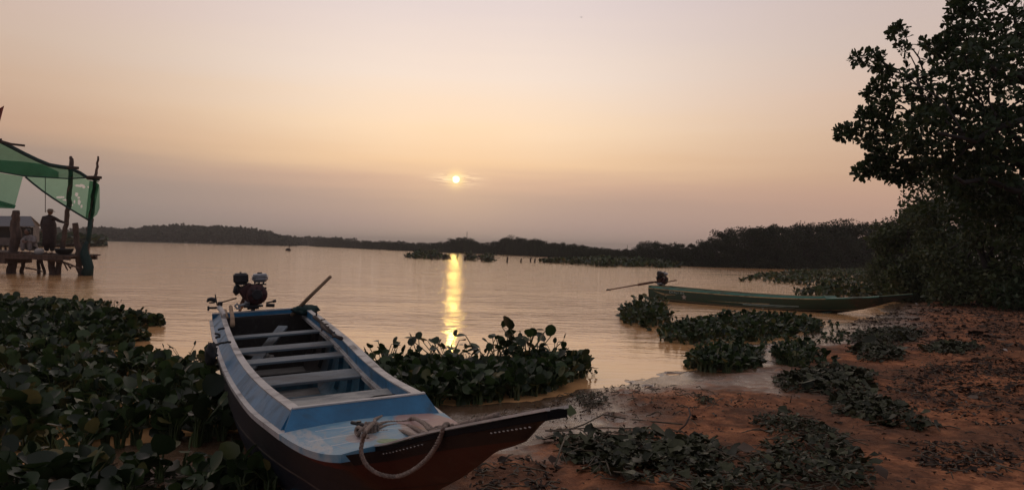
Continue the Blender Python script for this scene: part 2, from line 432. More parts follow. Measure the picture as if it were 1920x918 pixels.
# ------------------------------------------------------------------ leaf clouds
SH = {
 'round': (np.array([(0, 0, 0), (.32, .12, .05), (.5, .42, .10), (.44, .78, .08), (.16, 1.0, .0), (-.16, 1.0, .0), (-.44, .78, .08), (-.5, .42, .10), (-.32, .12, .05), (0, .55, -.03)]),
           [[9, 0, 1], [9, 1, 2], [9, 2, 3], [9, 3, 4], [9, 4, 5], [9, 5, 6], [9, 6, 7], [9, 7, 8], [9, 8, 0]]),
 'oval': (np.array([(0, 0, 0), (.19, .3, .05), (.24, .62, .05), (0, 1, -.04), (-.24, .62, .05), (-.19, .3, .05), (0, .5, 0)]),
          [[6, 0, 1], [6, 1, 2], [6, 2, 3], [6, 3, 4], [6, 4, 5], [6, 5, 0]]),
 'obovate': (np.array([(0, 0, 0), (.13, .35, .03), (.27, .7, .04), (.17, .95, 0), (0, 1.02, -.03), (-.17, .95, 0), (-.27, .7, .04), (-.13, .35, .03), (0, .6, 0)]),
             [[8, 0, 1], [8, 1, 2], [8, 2, 3], [8, 3, 4], [8, 4, 5], [8, 5, 6], [8, 6, 7], [8, 7, 0]]),
 'quad': (np.array([(0, 0, 0), (.3, .5, .06), (0, 1, 0), (-.3, .5, .06)]), [[0, 1, 2], [0, 2, 3]]),
 'blade': (np.array([(-.03, 0, 0), (.03, 0, 0), (.025, .6, .02), (0, 1, .1)]), [[0, 1, 2, 3]]),
}
def unit(v): return v/np.maximum(np.linalg.norm(v, axis=-1, keepdims=True), 1e-9)
def leaves(P, D, Nn, size, shape, tone=None, asp=1.0, jit=0.0):
    """leaf faces at P pointing along D with normal about Nn -> (V, F list arrays, tone)"""
    T, Fc = SH[shape]; n = len(P)
    D = unit(D); X = unit(np.cross(D, Nn)); Z = np.cross(X, D)
    size = np.broadcast_to(np.asarray(size, float), (n,))
    asp = np.broadcast_to(np.asarray(asp, float), (n,))
    TT = np.broadcast_to(T[None], (n,)+T.shape)
    if jit: TT = TT+rng.normal(0, jit, TT.shape)
    V = P[:, None]+size[:, None, None]*(X[:, None]*TT[..., 0:1]*asp[:, None, None]+D[:, None]*TT[..., 1:2]+Z[:, None]*TT[..., 2:3])
    k = len(T); tone = rng.random(n) if tone is None else tone
    return V.reshape(-1, 3), [[np.array(f)[None]+k*np.arange(n)[:, None] for f in Fc]][0], np.repeat(tone, k)

def sticks(A, B, r, n=3, r2=None):
    """thin prisms A->B"""
    k = len(A); D = unit(B-A); ref = np.where(np.abs(D[:, 2:3]) < .9, np.array([[0, 0, 1.]]), np.array([[1., 0, 0]]))
    X = unit(np.cross(D, ref)); Y = np.cross(D, X); r = np.broadcast_to(np.asarray(r, float), (k,))[:, None]; r2 = r*.8 if r2 is None else np.broadcast_to(np.asarray(r2, float), (k,))[:, None]
    V = []
    for Q, rr in ((A, r), (B, r2)):
        for i in range(n):
            a = 2*math.pi*i/n; V.append(Q+rr*(X*math.cos(a)+Y*math.sin(a)))
    V = np.stack(V, 1).reshape(-1, 3); base = 2*n*np.arange(k)[:, None]
    F = [base+np.array([i, (i+1) % n, n+(i+1) % n, n+i])[None] for i in range(n)]
    return V, F, np.full(len(V), .5)

def merge(parts, mats):
    """parts: list of (V, Flist, tone, matindex)"""
    Vs = []; idx = []; lt = []; tn = []; mi = []; b = 0
    for V, Fl, t, m_ in parts:
        for f in Fl:
            idx.append((f+b).ravel()); lt.append(np.full(len(f), f.shape[1])); mi.append(np.full(len(f), m_))
        Vs.append(V); tn.append(t); b += len(V)
    return np.concatenate(Vs), np.concatenate(idx), np.concatenate(lt), np.concatenate(tn), np.concatenate(mi)

def parts_mesh(name, parts, mats, smooth=False):
    V, idx, lt, tn, mi = merge(parts, mats)
    me = mesh_np(name, V, idx, lt, mats, smooth, tn)
    if len(mi) == len(me.polygons): me.polygons.foreach_set('material_index', mi.astype(np.int32))
    return me

# ---- hyacinth plants: petioles that bow outwards, each with one cupped round blade
def hyacinth_parts(base, hgt, nl=7, lsize=.11, spread=.55, wild=.25, hmin=.45):
    n = len(base); hgt = np.broadcast_to(np.asarray(hgt, float), (n,)); lsize = np.broadcast_to(np.asarray(lsize, float), (n,))
    B = np.repeat(base, nl, 0); H = np.repeat(hgt, nl)*rng.uniform(hmin, 1.05, n*nl); L = np.repeat(lsize, nl)*rng.uniform(.6, 1.15, n*nl)
    a = rng.uniform(0, 2*np.pi, n*nl); out = np.stack([np.cos(a), np.sin(a), np.zeros(n*nl)], -1)
    lean = rng.uniform(.08, spread, n*nl)[:, None]*H[:, None]*1.3
    B0 = B+out*.02
    M1 = B+out*lean*.35+np.array([0, 0, 1.])*H[:, None]*.55
    T = B+out*lean+np.array([0, 0, 1.])*H[:, None]
    r = .0045+.02*L
    p = [sticks(B0, M1, r*1.7, 4, r*1.1), sticks(M1, T, r*1.1, 4, r*.7)]
    D = out*rng.uniform(.1, 1.1, (n*nl, 1))+np.array([0, 0, 1.])*rng.uniform(-.25, 1.0, (n*nl, 1))+rng.normal(0, wild, (n*nl, 3))
    Nn = np.array([0, 0, 1.])-out*.5+rng.normal(0, .4, (n*nl, 3))
    lv = leaves(T, D, Nn, L, 'round', asp=rng.uniform(.7, 1.15, n*nl), jit=.02)
    return lv, p
def hyacinth_mat(name, base, hgt, nl, lsize, label, spread=.55, cat='water plants', mats=None, wild=.25):
    lv, p = hyacinth_parts(base, hgt, nl, lsize, spread, wild)
    me = parts_mesh(name, [(*lv, 0)]+[(*q, 1) for q in p], mats or [M['hyacinth'], M['hyacinth_stalk']])
    return tag(link(name, me), label, cat, kind='stuff')

def inpoly(x, y, poly):
    return sdf(x, y, poly) > 0
def scatter(poly, n, z=None):
    poly = np.array(poly); lo = poly.min(0); hi = poly.max(0); out = np.zeros((0, 2))
    while len(out) < n:
        q = rng.uniform(lo, hi, (n*3, 2)); out = np.concatenate([out, q[inpoly(q[:, 0], q[:, 1], poly)]])
    out = out[:n]
    zz = np.maximum(height(out[:, 0], out[:, 1]), -.02) if z is None else np.full(n, z)
    return np.column_stack([out, zz])
def ragged(poly, n, z=None, cut=.22):
    """points with gaps and a frayed rim, and a height factor that falls off towards the rim"""
    P = scatter(poly, n*2, z); d = sdf(P[:, 0], P[:, 1], np.array(poly)); dm = max(np.percentile(d, 97), 1e-3); q = np.clip(d/dm, 0, 1); sc = 1.6/max(dm, .3)
    keep = q+vnoise(P[:, 0], P[:, 1], sc, 3, 40)*1.3 > cut; P, q = P[keep][:n], q[keep][:n]
    return P, (.45+.65*np.clip(q*1.6, 0, 1))*(1+vnoise(P[:, 0], P[:, 1], sc*1.3, 2, 60)*.9)
def pxpoly(pts, z=0.0): return [PZ(a, b, z)[:2] for a, b in pts]

# ------------------------------------------------------------------ boats
def spl(x, y, t):
    x = np.array(x, float); y = np.array(y, float); t = np.asarray(t, float)
    mm = np.gradient(y, x); i = np.clip(np.searchsorted(x, t)-1, 0, len(x)-2)
    h = x[i+1]-x[i]; s = np.clip((t-x[i])/h, 0, 1)
    return (2*s**3-3*s**2+1)*y[i]+(s**3-2*s**2+s)*h*mm[i]+(-2*s**3+3*s**2)*y[i+1]+(s**3-s**2)*h*mm[i+1]

class Boat:
    def __init__(s, loc, yaw, roll, pitch, L, tf, WK, SK, KK, CK, td, beak, dz):
        s.L, s.tf, s.td, s.dz = L, tf, td, dz
        s.wk, s.sk, s.kk, s.ck, s.bk = WK, SK, KK, CK, beak
        a = Vector((math.sin(yaw), -math.cos(yaw), pitch)).normalized(); r0 = Vector((math.cos(yaw), math.sin(yaw), 0))
        r = (r0*math.cos(roll)+Vector((0, 0, math.sin(roll)))); r = (r-a*r.dot(a)).normalized(); u = a.cross(r)
        Mx = Matrix.Identity(4)
        for i in range(3): Mx[i][0], Mx[i][1], Mx[i][2] = a[i], r[i], u[i]
        o = Vector(loc)-u*dz
        for i in range(3): Mx[i][3] = o[i]
        s.M = Mx; s.Mi = Mx.inverted()
    def w(s, t):
        t = np.asarray(t, float)
        return np.where(t <= s.td, spl(*s.wk, t), spl(*s.bk, t))
    def sh(s, t): return spl(*s.sk, t)+s.dz
    def k(s, t): return spl(*s.kk, t)+s.dz
    def c(s, t): return spl(*s.ck, t)
    def on(s, px, py, zo=0.0):
        """local point where the view ray meets the sheer surface raised by zo"""
        o = s.Mi @ Vector((0, 0, EYE)); d = (s.Mi @ (Vector((0, 0, EYE))+Vector(ray(px, py))))-o
        prev = None
        for q in np.linspace(.8, 14, 2400):
            p = o+d*q
            if -.5 < p.x < s.L+.1 and abs(p.y) < float(s.w(min(max(p.x, 0), s.L)))+.06:
                e = p.z-float(s.sh(min(max(p.x, 0), s.L)))-zo
                if prev is not None and prev > 0 >= e: return p
                prev = e
            else: prev = None
        return p

def sweep(mb, ts, prof, closed=True, caps=True):
    """prof(t) -> list of (y,z); loft along x"""
    V = []; n = None
    for t in ts:
        pr = prof(t); n = len(pr); V += [(t, y, zz) for y, zz in pr]
    F = []
    for i in range(len(ts)-1):
        for k in range(n if closed else n-1):
            F.append([i*n+k, (i+1)*n+k, (i+1)*n+(k+1) % n, i*n+(k+1) % n])
    if caps and closed: F.append(list(range(n))); F.append([(len(ts)-1)*n+k for k in range(n)][::-1])
    mb.add(V, F)

MID = [(1, 0), (.992, .12), (.975, .3), (.93, .55), (.86, .78), (.78, .93), (.66, 1.0), (.35, 1.0), (0, 1.0)]
BOW = [(1, 0), (.93, .12), (.80, .3), (.58, .55), (.36, .78), (.22, .90), (.13, .96), (.06, .99), (0, 1.0)]
def section(B, t, nrow=26, inset=0.0):
    f = min(1, max(0, (t/B.L-.48)/.32)); f = f*f*(3-2*f)
    w_, s_, k_ = float(B.w(t))-inset, float(B.sh(t)), float(B.k(t))+inset
    u = np.linspace(0, 1, nrow)**1.25*8
    y = np.interp(u, range(9), [a[0]*(1-f)+b_[0]*f for a, b_ in zip(MID, BOW)])*w_
    d = np.interp(u, range(9), [a[1]*(1-f)+b_[1]*f for a, b_ in zip(MID, BOW)])
    return y, s_-(s_-k_)*d

def build_boat(B, root, mats, thwarts, ribs=True):
    hull, blue, cap, inner, deckm = mats['hull'], mats['side'], mats['cap'], mats['inner'], mats['deck']
    e = .012
    ts = np.concatenate([np.linspace(0, B.td-.001, 60), np.linspace(B.td+.05, B.L, 26)])
    # outer hull, both sides in one skin
    mb = MB(); V = []; dep = []; tt = []; nr = 26
    for t in ts:
        y, z_ = section(B, t)
        V += [(t, -a, b_) for a, b_ in zip(y, z_)]+[(t, a, b_) for a, b_ in zip(y[::-1][1:], z_[::-1][1:])]
        dd = float(B.sh(t))-z_; dep += list(dd)+list(dd[::-1][1:]); tt += [t]*(2*nr-1)
    nc = 2*nr-1
    F = [list(q) for q in grid_faces(len(ts), nc)]
    F.append([0]+list(range(nc-1, 0, -1)))      # transom skin
    F.append([(len(ts)-1)*nc+k for k in range(nc)])
    mb.add(V, F); mb.att = {'dep': dep, 'tt': tt}
    mb.build('hull', hull, root, True, 40)
    # inner skin of the open hold
    mb = MB(); V = []
    ti = np.linspace(.05, B.tf+.25, 44); 
    for t in ti:
        y, z_ = section(B, t, 20, .022); V += [(t, -a, b_) for a, b_ in zip(y, z_)]+[(t, a, b_) for a, b_ in zip(y[::-1][1:], z_[::-1][1:])]
    F = [list(q)[::-1] for q in grid_faces(len(ti), 39)]; mb.add(V, F)
    mb.add([V[k] for k in range(39)], [list(range(39))]); mb.add([V[43*39+k] for k in range(39)], [list(range(39))])
    mb.build('inner_hull', inner, root, True, 40)
    # floor boards: dull muddy bottom
    mb = MB()
    zf = lambda t: float(B.k(t))+.045
    tfl = np.linspace(.1, B.tf+.1, 20)
    sweep(mb, tfl, lambda t: [(-float(B.w(t))*.6, zf(t)-.02), (float(B.w(t))*.6, zf(t)-.02), (float(B.w(t))*.6, zf(t)), (-float(B.w(t))*.6, zf(t))])
    mb.build('floor_board', mats['floor'], root)
    # side decks and foredeck
    for sg in (-1, 1):
        mb = MB(); tq = np.linspace(0, B.tf+.05, 40)
        sweep(mb, tq, lambda t: [(sg*(float(B.c(min(t, B.tf)))-.05), float(B.sh(t))+.004), (sg*(float(B.w(t))+e), float(B.sh(t))+.002), (sg*(float(B.w(t))+e), float(B.sh(t))-.022), (sg*(float(B.c(min(t, B.tf)))-.05), float(B.sh(t))-.016)][::sg])
        mb.build('gunwale', cap, root)
    mb = MB()
    tq = np.linspace(B.tf+.051, B.td, 16)
    def dk(t):
        w_ = float(B.w(t))+e; s_ = float(B.sh(t)); ys = np.linspace(-w_, w_, 9)
        top = [(y, s_+.004+.018*(1-(y/w_)**2)) for y in ys]
        return top+[(w_, s_-.02), (-w_, s_-.02)]
    sweep(mb, tq, dk); mb.build('foredeck', deckm, root, True, 30)
    # the beak deck
    mb = MB(); tq = np.linspace(B.td+.001, B.L, 30)
    def bk(t):
        w_ = float(B.w(t))+.004; s_ = float(B.sh(t))+.012; ys = np.linspace(-w_, w_, 7)
        return [(y, s_+.004*(1-(y/w_)**2)) for y in ys]+[(w_, s_-.014), (-w_, s_-.014)]
    sweep(mb, tq, bk); mb.build('prow_deck', mats.get('prow', deckm), root, True, 30)
    for sg in (-1, 1):
        mb = MB()
        sweep(mb, tq, lambda t: [(sg*(float(B.w(t))-.002), float(B.sh(t))+.020), (sg*(float(B.w(t))+.007), float(B.sh(t))+.020), (sg*(float(B.w(t))+.007), float(B.sh(t))+.0145), (sg*(float(B.w(t))-.002), float(B.sh(t))+.0135)][::sg])
        mb.build('prow_trim', cap if not mats.get('trim') else mats['trim'], root)
    # coaming
    h = mats['coam']
    for sg in (-1, 1):
        tq = np.linspace(.03, B.tf-.036, 40)
        def co(t, t0=0):
            c_ = float(B.c(t)); s_ = float(B.sh(t)); p = [(c_-.040, s_-.012), (c_-.040, s_+h), (c_, s_+h), (c_+.80*(float(B.w(t))-c_), s_+.004), (c_+.80*(float(B.w(t))-c_), s_-.012)]
            return [(sg*a, b_) for a, b_ in p][::sg]
        mb = MB(); sweep(mb, tq, co); o = mb.build('coaming', blue, root)
        mb = MB()
        sweep(mb, tq, lambda t: [(sg*a, b_) for a, b_ in [(float(B.c(t))-.043, float(B.sh(t))+h+.001), (float(B.c(t))-.043, float(B.sh(t))+h+.008), (float(B.c(t))+.001, float(B.sh(t))+h+.008), (float(B.c(t))+.001, float(B.sh(t))+h+.001)]][::sg])
        mb.build('coaming_cap', cap, o)
        mb = MB()
        for dz_, wd in ((-.012, .014), (-.036, .010)):
            sweep(mb, np.linspace(.1, B.tf-.04, 36), lambda t: [(sg*a, b_) for a, b_ in [(float(B.c(t))-.047-wd, float(B.sh(t))+dz_), (float(B.c(t))-.047-wd, float(B.sh(t))+dz_+.010), (float(B.c(t))-.047, float(B.sh(t))+dz_+.010), (float(B.c(t))-.047, float(B.sh(t))+dz_)]][::sg])
        mb.build('stringer', mats.get('stringer', cap), root)
    # front board, raked, with the corner pieces
    cf = float(B.c(B.tf))-.002; cb_ = .80*(float(B.w(B.tf))-cf); sf = float(B.sh(B.tf))
    mb = MB(); mb.add([(B.tf-.012, -cf, sf+h+.010), (B.tf-.012, cf, sf+h+.010), (B.tf+.055, cf+cb_, sf+.004), (B.tf+.055, -cf-cb_, sf+.004),
                       (B.tf-.034, -cf, sf+h+.010), (B.tf-.034, cf, sf+h+.010), (B.tf-.034, cf+cb_, sf-.02), (B.tf-.034, -cf-cb_, sf-.02), (B.tf+.055, cf+cb_, sf-.02), (B.tf+.055, -cf-cb_, sf-.02)],
                      [[0, 3, 2, 1], [4, 0, 1, 5], [4, 5, 6, 7], [1, 2, 8, 6, 5], [0, 4, 7, 9, 3], [3, 9, 8, 2], [9, 7, 6, 8]])
    o = mb.build('front_board', blue, root)
    MB().box((B.tf-.023, 0, sf+h+.0135), (.026, 2*cf-.004, .006)).build('board_edge', cap, o)
    # transom and stern shelf
    s0 = float(B.sh(0)); k0 = float(B.k(0)); w0 = float(B.w(0))
    o = MB().box((.02, 0, s0+.005), (.05, 2*w0*.97, .11)).build('transom', blue, root)
    MB().box((.02, 0, s0+.067), (.056, 2*w0*.97, .012)).build('transom_cap', cap, o)
    MB().box((.20, 0, s0+.020), (.03, 2*float(B.c(.2))-.13, .03)).build('cross_beam', mats['inner'], root)
    # thwarts
    for (a, b_, zz, mat_) in thwarts:
        c_ = float(B.c((a+b_)/2))-.03; s_ = float(B.sh((a+b_)/2))
        MB().box(((a+b_)/2, 0, s_+zz-.012), (b_-a, 2*c_+.0, .018), bev=.003).build('thwart', mat_, root)
    # ribs: side timbers and floor timbers
    if ribs:
        for t in np.arange(.55, B.tf, .52):
            y, z_ = section(B, t, 20, .026); y2, z2 = section(B, t, 20, .062)
            for sg in (-1, 1):
                mb = MB(); V = []
                for a, b_, c_, d_ in list(zip(y, z_, y2, z2))[1:12]:
                    V += [(t-.018, sg*a, b_-.03), (t-.018, sg*c_, d_-.03), (t+.018, sg*c_, d_-.03), (t+.018, sg*a, b_-.03)]
                F = []
                for i in range(10):
                    for k in range(4): F.append([i*4+k, i*4+(k+1) % 4, (i+1)*4+(k+1) % 4, (i+1)*4+k])
                mb.add(V, F); mb.build('rib', mats.get('ribmat', inner), root)
            wz = float(B.w(t))*.62
            MB().box((t, 0, zf(t)+.022), (.045, 2*wz, .045)).build('floor_timber', mats.get('ribmat', inner), root)

def hull_paint(name, stem, side, low, line, bow, prow, t_bow, line_d, band=.05, prowband=.034):
    mt, N, b = base_mat(name)
    dp = N.new('ShaderNodeAttribute', attribute_name='dep').outputs['Fac']; t_ = N.new('ShaderNodeAttribute', attribute_name='tt').outputs['Fac']
    tc = N.new('ShaderNodeTexCoord').outputs['Object']; n = N.noise(tc, 9, 5, .6)
    dpn = N.math('ADD', dp, N.math('MULTIPLY', N.math('SUBTRACT', n, .5), .012))
    st = lambda x, a: N.math('GREATER_THAN', x, a)
    c = N.mix(st(dpn, band), stem, side)
    c = N.mix(N.math('MULTIPLY', st(dpn, line_d), N.math('LESS_THAN', dpn, line_d+.016)), c, line)
    c = N.mix(st(dpn, line_d+.016), c, low)
    # bow: dark band along the top with a painted red-brown cheek below it
    cb = N.mix(st(dp, prowband), prow, bow)
    fl = N.noise(N.mapping(tc, (1, 1, 1.6)), 6.5, 1, .4)
    cb = N.mix(N.math('MULTIPLY', N.math('MULTIPLY', st(fl, .60), st(dp, .07)), .55), cb, (.11, .055, .04, 1))
    c = N.mix(N.smooth(N.math('ADD', t_, N.math('MULTIPLY', dp, -.6)), t_bow-.15, t_bow), c, cb)
    c = N.mix(N.math('MULTIPLY', N.smooth(n, .45, .75), .45), c, (.03, .024, .02, 1))
    seam = N.math('LESS_THAN', N.math('FRACT', N.math('DIVIDE', dp, .118)), .035)
    c = N.mix(N.math('MULTIPLY', seam, .7), c, (.008, .007, .006, 1))
    c = N.mix(N.math('MULTIPLY', N.smooth(N.noise(N.mapping(tc, (1, 3, 3)), 22, 5, .7), .60, .70), .5), c, (.10, .085, .07, 1))
    N.set(b, 'Base Color', c); b.inputs['Roughness'].default_value = .45
    bp = N.new('ShaderNodeBump'); bp.inputs['Strength'].default_value = .3; bp.inputs['Distance'].default_value = .004
    N.set(bp, 'Height', N.noise(N.mapping(tc, (1, 8, 8)), 6, 4)); N.set(b, 'Normal', bp.outputs[0])
    return mt

def deck_paint(name, c0, c1, c2, t0, streaks=True):
    """painted foredeck: worn blue, an orange and a green flourish, fine pale lines"""
    mt, N, b = base_mat(name)
    tc = N.new('ShaderNodeTexCoord').outputs['Object']; s = N.new('ShaderNodeSeparateXYZ'); N.set(s, 0, tc); x, y = s.outputs[0], s.outputs[1]
    n = N.noise(tc, 7, 6, .65, .6); n2 = N.noise(N.mapping(tc, (1, 5, 1)), 9, 4, .6)
    c = N.mix(N.smooth(n, .38, .62), c0, c1)
    def blob(cx, cy, rx, ry, lo=1.15, hi=.85):
        dx = N.math('DIVIDE', N.math('SUBTRACT', x, cx), rx); dy = N.math('DIVIDE', N.math('SUBTRACT', y, cy), ry)
        r = N.math('ADD', N.math('ADD', N.math('MULTIPLY', dx, dx), N.math('MULTIPLY', dy, dy)), N.math('MULTIPLY', N.math('SUBTRACT', n, .5), .9))
        return N.smooth(r, lo, hi)
    def pale(f, col, a): 
        nonlocal c; c = N.mix(N.math('MULTIPLY', f, a), c, col)
    pale(blob(t0+.22, .20, .30, .11), (.46, .19, .11, 1), .7)
    pale(blob(t0+.58, .10, .34, .05), (.40, .22, .13, 1), .7)
    pale(blob(t0+.45, -.10, .13, .05), (.38, .20, .13, 1), .6)
    pale(blob(t0+.74, -.06, .16, .035), (.13, .23, .05, 1), .85)
    pale(blob(t0+1.0, -.02, .22, .03), (.45, .30, .17, 1), .8)
    pale(N.math('MULTIPLY', blob(t0+.35, -.28, .45, .07), N.smooth(n2, .3, .6)), (.42, .44, .44, 1), .85)
    pale(N.math('MULTIPLY', blob(t0+.40, -.10, .22, .09), N.smooth(n, .45, .6)), (.36, .36, .34, 1), .6)
    # fine lines running across, slightly bowed
    for (cx, cy, ln, sl) in ((t0+.13, -.10, .11, .25), (t0+.13, .12, .10, .3), (t0+.30, .0, .10, .35), (t0+.32, -.12, .14, .22), (t0+.5, -.14, .07, .1)):
        u = N.math('ABSOLUTE', N.math('SUBTRACT', N.math('SUBTRACT', x, cx), N.math('MULTIPLY', N.math('SUBTRACT', y, cy), sl)))
        f = N.math('MULTIPLY', N.math('LESS_THAN', u, .005), N.math('LESS_THAN', N.math('ABSOLUTE', N.math('SUBTRACT', y, cy)), ln))
        pale(f, (.62, .60, .56, 1), .85)
    c = N.mix(N.math('MULTIPLY', N.smooth(n2, .52, .72), .55), c, c2)
    N.set(b, 'Base Color', c); N.set(b, 'Roughness', N.math('ADD', N.math('MULTIPLY', n, .4), .38))
    bp = N.new('ShaderNodeBump'); bp.inputs['Strength'].default_value = .25; bp.inputs['Distance'].default_value = .003
    N.set(bp, 'Height', n2); N.set(b, 'Normal', bp.outputs[0])
    return mt

K = [0, 1.5, 3, 4, 4.8, 5.3, 5.8, 6.3]
BB = Boat((-2.6205, 8.088, .5599), .3885, .0648, -.0097, 7.2387, 5.3666,
          (K, [.5294, .5166, .4778, .4288, .3801, .3334, .2768, .2106]),
          ([0, 2, 4, 5, 6.3, 6.6, 6.9, 7.3], [.0, -.0, .0146, .084, .266, .366, .458, .578]),
          ([0, 1.5, 3.5, 5, 5.8, 6.1, 6.442, 6.70, 6.805, 6.916, 7.02, 7.116, 7.16, 7.30], [-.50, -.53, -.52, -.38, -.16, .0, .1725, .295, .35, .41, .45, .495, .535, .560]),
          ([0, 2.68, 5.3666], [.4391, .4101, .2765]), 6.24,
          ([6.24, 6.5, 6.8, 7.05, 7.24, 7.3], [.125, .088, .050, .026, .016, .012]), .55)
blue_root = bpy.data.objects.new('wooden_boat', None); COL.objects.link(blue_root); blue_root.matrix_world = BB.M; blue_root.empty_display_size = .2
tag(blue_root, 'long blue wooden boat with plank seats and dark red prow, drawn up on the mud', 'boat', 'longtail boats at the shore')
mt, N, b = base_mat('shaded_stained_blue_paint')
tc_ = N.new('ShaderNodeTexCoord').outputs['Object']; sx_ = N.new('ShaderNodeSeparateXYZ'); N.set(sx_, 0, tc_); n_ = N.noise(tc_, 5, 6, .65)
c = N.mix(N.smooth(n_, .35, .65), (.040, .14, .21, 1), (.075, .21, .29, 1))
c = N.mix(N.smooth(N.math('ADD', sx_.outputs[0], N.math('MULTIPLY', N.math('SUBTRACT', n_, .5), 1.2)), 2.3, .9), c, (.022, .016, .013, 1))   # shade of the stern hold and aged brown tone painted into the colour
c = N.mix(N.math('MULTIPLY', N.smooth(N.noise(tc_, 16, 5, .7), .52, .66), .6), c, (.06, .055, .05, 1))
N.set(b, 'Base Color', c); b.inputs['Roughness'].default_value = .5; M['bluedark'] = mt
M['seat'] = simple('pale_seat_board', (.30, .305, .29), .5, .25, 5, bump=.5, bscale=60, stretch=(12, 1, 12), dirt=(.16, .17, .17))
M['deck'] = deck_paint('painted_deck', (.09, .26, .40, 1), (.22, .36, .44, 1), (.34, .33, .31, 1), 5.42)
M['hull'] = hull_paint('hull_paint', (.17, .028, .025, 1), (.030, .028, .036, 1), (.010, .017, .035, 1), (.17, .14, .12, 1), (.070, .015, .009, 1), (.006, .006, .008, 1), 6.15, .24)
M['blackwood'] = simple('black_prow_paint', (.008, .007, .008), .85, .3, 12, spec=.12)
M['trim'] = simple('prow_trim', (.74, .70, .64), .18, .15, 20)
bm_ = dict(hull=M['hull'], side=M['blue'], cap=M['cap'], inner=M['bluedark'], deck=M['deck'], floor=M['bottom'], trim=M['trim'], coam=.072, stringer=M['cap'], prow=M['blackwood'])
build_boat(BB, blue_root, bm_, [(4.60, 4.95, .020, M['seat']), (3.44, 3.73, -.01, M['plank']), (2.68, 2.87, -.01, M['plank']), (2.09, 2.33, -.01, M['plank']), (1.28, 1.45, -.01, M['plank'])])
# a short deck piece between the first plank and the front board
MB().box((5.15, 0, float(BB.sh(5.15))+.002), (.36, 2*float(BB.c(5.1))-.08, .02)).build('thwart', M['seat'], blue_root)
# row of nail heads under the prow trim
for t in list(np.arange(6.30, 6.60, .026))+list(np.arange(6.98, 7.18, .020)):
    MB().box((t, -float(BB.w(t))-.001, float(BB.sh(t))-.010), (.0055, .003, .0014)).build('stitch', M['trim'], blue_root)
# bow cleat
p = BB.on(676, 822, .0); mb = MB(); mb.cyl((p.x-.02, p.y, p.z), (p.x-.02, p.y, p.z+.06), .009); mb.cyl((p.x-.05, p.y-.02, p.z+.05), (p.x+.02, p.y+.02, p.z+.05), .007)
mb.build('mooring_bitt', M['blackmetal'], blue_root, True, 40)

# ---- mooring rope, three laid strands
def laid(mb, pts, r=.0060, pitch=.033):
    pts = [Vector(p) for p in pts]
    # resample with catmull-rom
    P = [pts[0]*2-pts[1]]+pts+[pts[-1]*2-pts[-2]]; out = []
    for i in range(1, len(P)-2):
        a, b_, c_, d_ = P[i-1:i+3]; n = max(3, int((c_-b_).length/.006))
        for k in range(n):
            t = k/n; out.append(.5*((2*b_)+(c_-a)*t+(2*a-5*b_+4*c_-d_)*t*t+(3*b_-a-3*c_+d_)*t**3))
    out.append(pts[-1]); L = 0; A = None; st = [[], [], []]
    for i, p in enumerate(out):
        t = (out[min(i+1, len(out)-1)]-out[max(i-1, 0)]).normalized()
        A = t.cross(Vector((0, 0, 1)) if abs(t.z) < .9 else Vector((1, 0, 0))) if A is None else A-t*A.dot(t)
        A.normalize(); Bv = t.cross(A)
        if i: L += (p-out[i-1]).length
        for k in range(3):
            an = 2*math.pi*(L/pitch+k/3); st[k].append(p+(A*math.cos(an)+Bv*math.sin(an))*r*.55)
    for s_ in st: mb.tube(s_, r*.60, 6)
def bw(px, py, zo): 
    return BB.M @ BB.on(px, py, zo)
def near(px, py, d): return Vector(PD(px, py, d))
kn = bw(694, 812, .035)
dk_ = (BB.M @ BB.on(700, 800, .02)); dn = dk_.y
def project(v):
    v = np.array(v)-[0, 0, EYE]; return 960+FPX*v.dot(CR)/v.dot(CF), 459-FPX*v.dot(CU)/v.dot(CF), v.dot(CF)
def along(px, side, zo):
    """point on the prow (side = -1 port edge .. 1 starboard edge) whose picture column is px"""
    best = None
    for t in np.linspace(5.9, 7.24, 300):
        v = BB.M @ Vector((t, side*float(BB.w(max(t, BB.td+.002))), float(BB.sh(t))+zo)); q = project(v)
        if best is None or abs(q[0]-px) < best[0]: best = (abs(q[0]-px), v, q)
    return best[1], best[2]
def hang(px, py, out=.012):
    v, q = along(px, -1, 0); return near(px, py, min(q[2]-out, 2.07))
mb = MB()
# hanging loop over the port cheek
lz = [bw(716, 797, .03), bw(702, 793, .045)]
lz += [hang(*q) for q in [(687, 806, .05), (680, 825, .05), (677, 845, .045), (684, 866, .04), (700, 882, .035), (722, 891, .03), (746, 892, .025), (772, 882, .02), (797, 863, .02), (815, 840, .02), (826, 818, .018), (833, 799, .016)]]
laid(mb, lz+[along(838, -.6, .030)[0], along(842, .2, .030)[0], along(846, .9, .020)[0]])
# strands lying along the deck
laid(mb, [bw(702, 797, .03), bw(725, 791, .022), (bw(752, 790, .02)), bw(790, 789, .018), along(820, .9, .024)[0], along(850, .8, .024)[0], along(880, .7, .026)[0], along(910, .6, .026)[0], along(938, .5, .022)[0]])
laid(mb, [bw(704, 803, .03), bw(730, 797, .02), bw(765, 797, .02), along(805, .4, .024)[0], along(835, .25, .024)[0], along(868, .1, .026)[0], along(905, .0, .026)[0], along(934, .0, .028)[0]])
laid(mb, [bw(700, 806, .02), bw(722, 808, .018), bw(750, 807, .018), along(785, -.2, .024)[0], along(815, -.3, .024)[0], along(850, -.35, .024)[0]])
laid(mb, [bw(765, 787, .02), bw(775, 783, .035), along(790, .9, .045)[0], along(806, .5, .04)[0], along(822, .6, .045)[0], along(838, 1.0, .04)[0]])
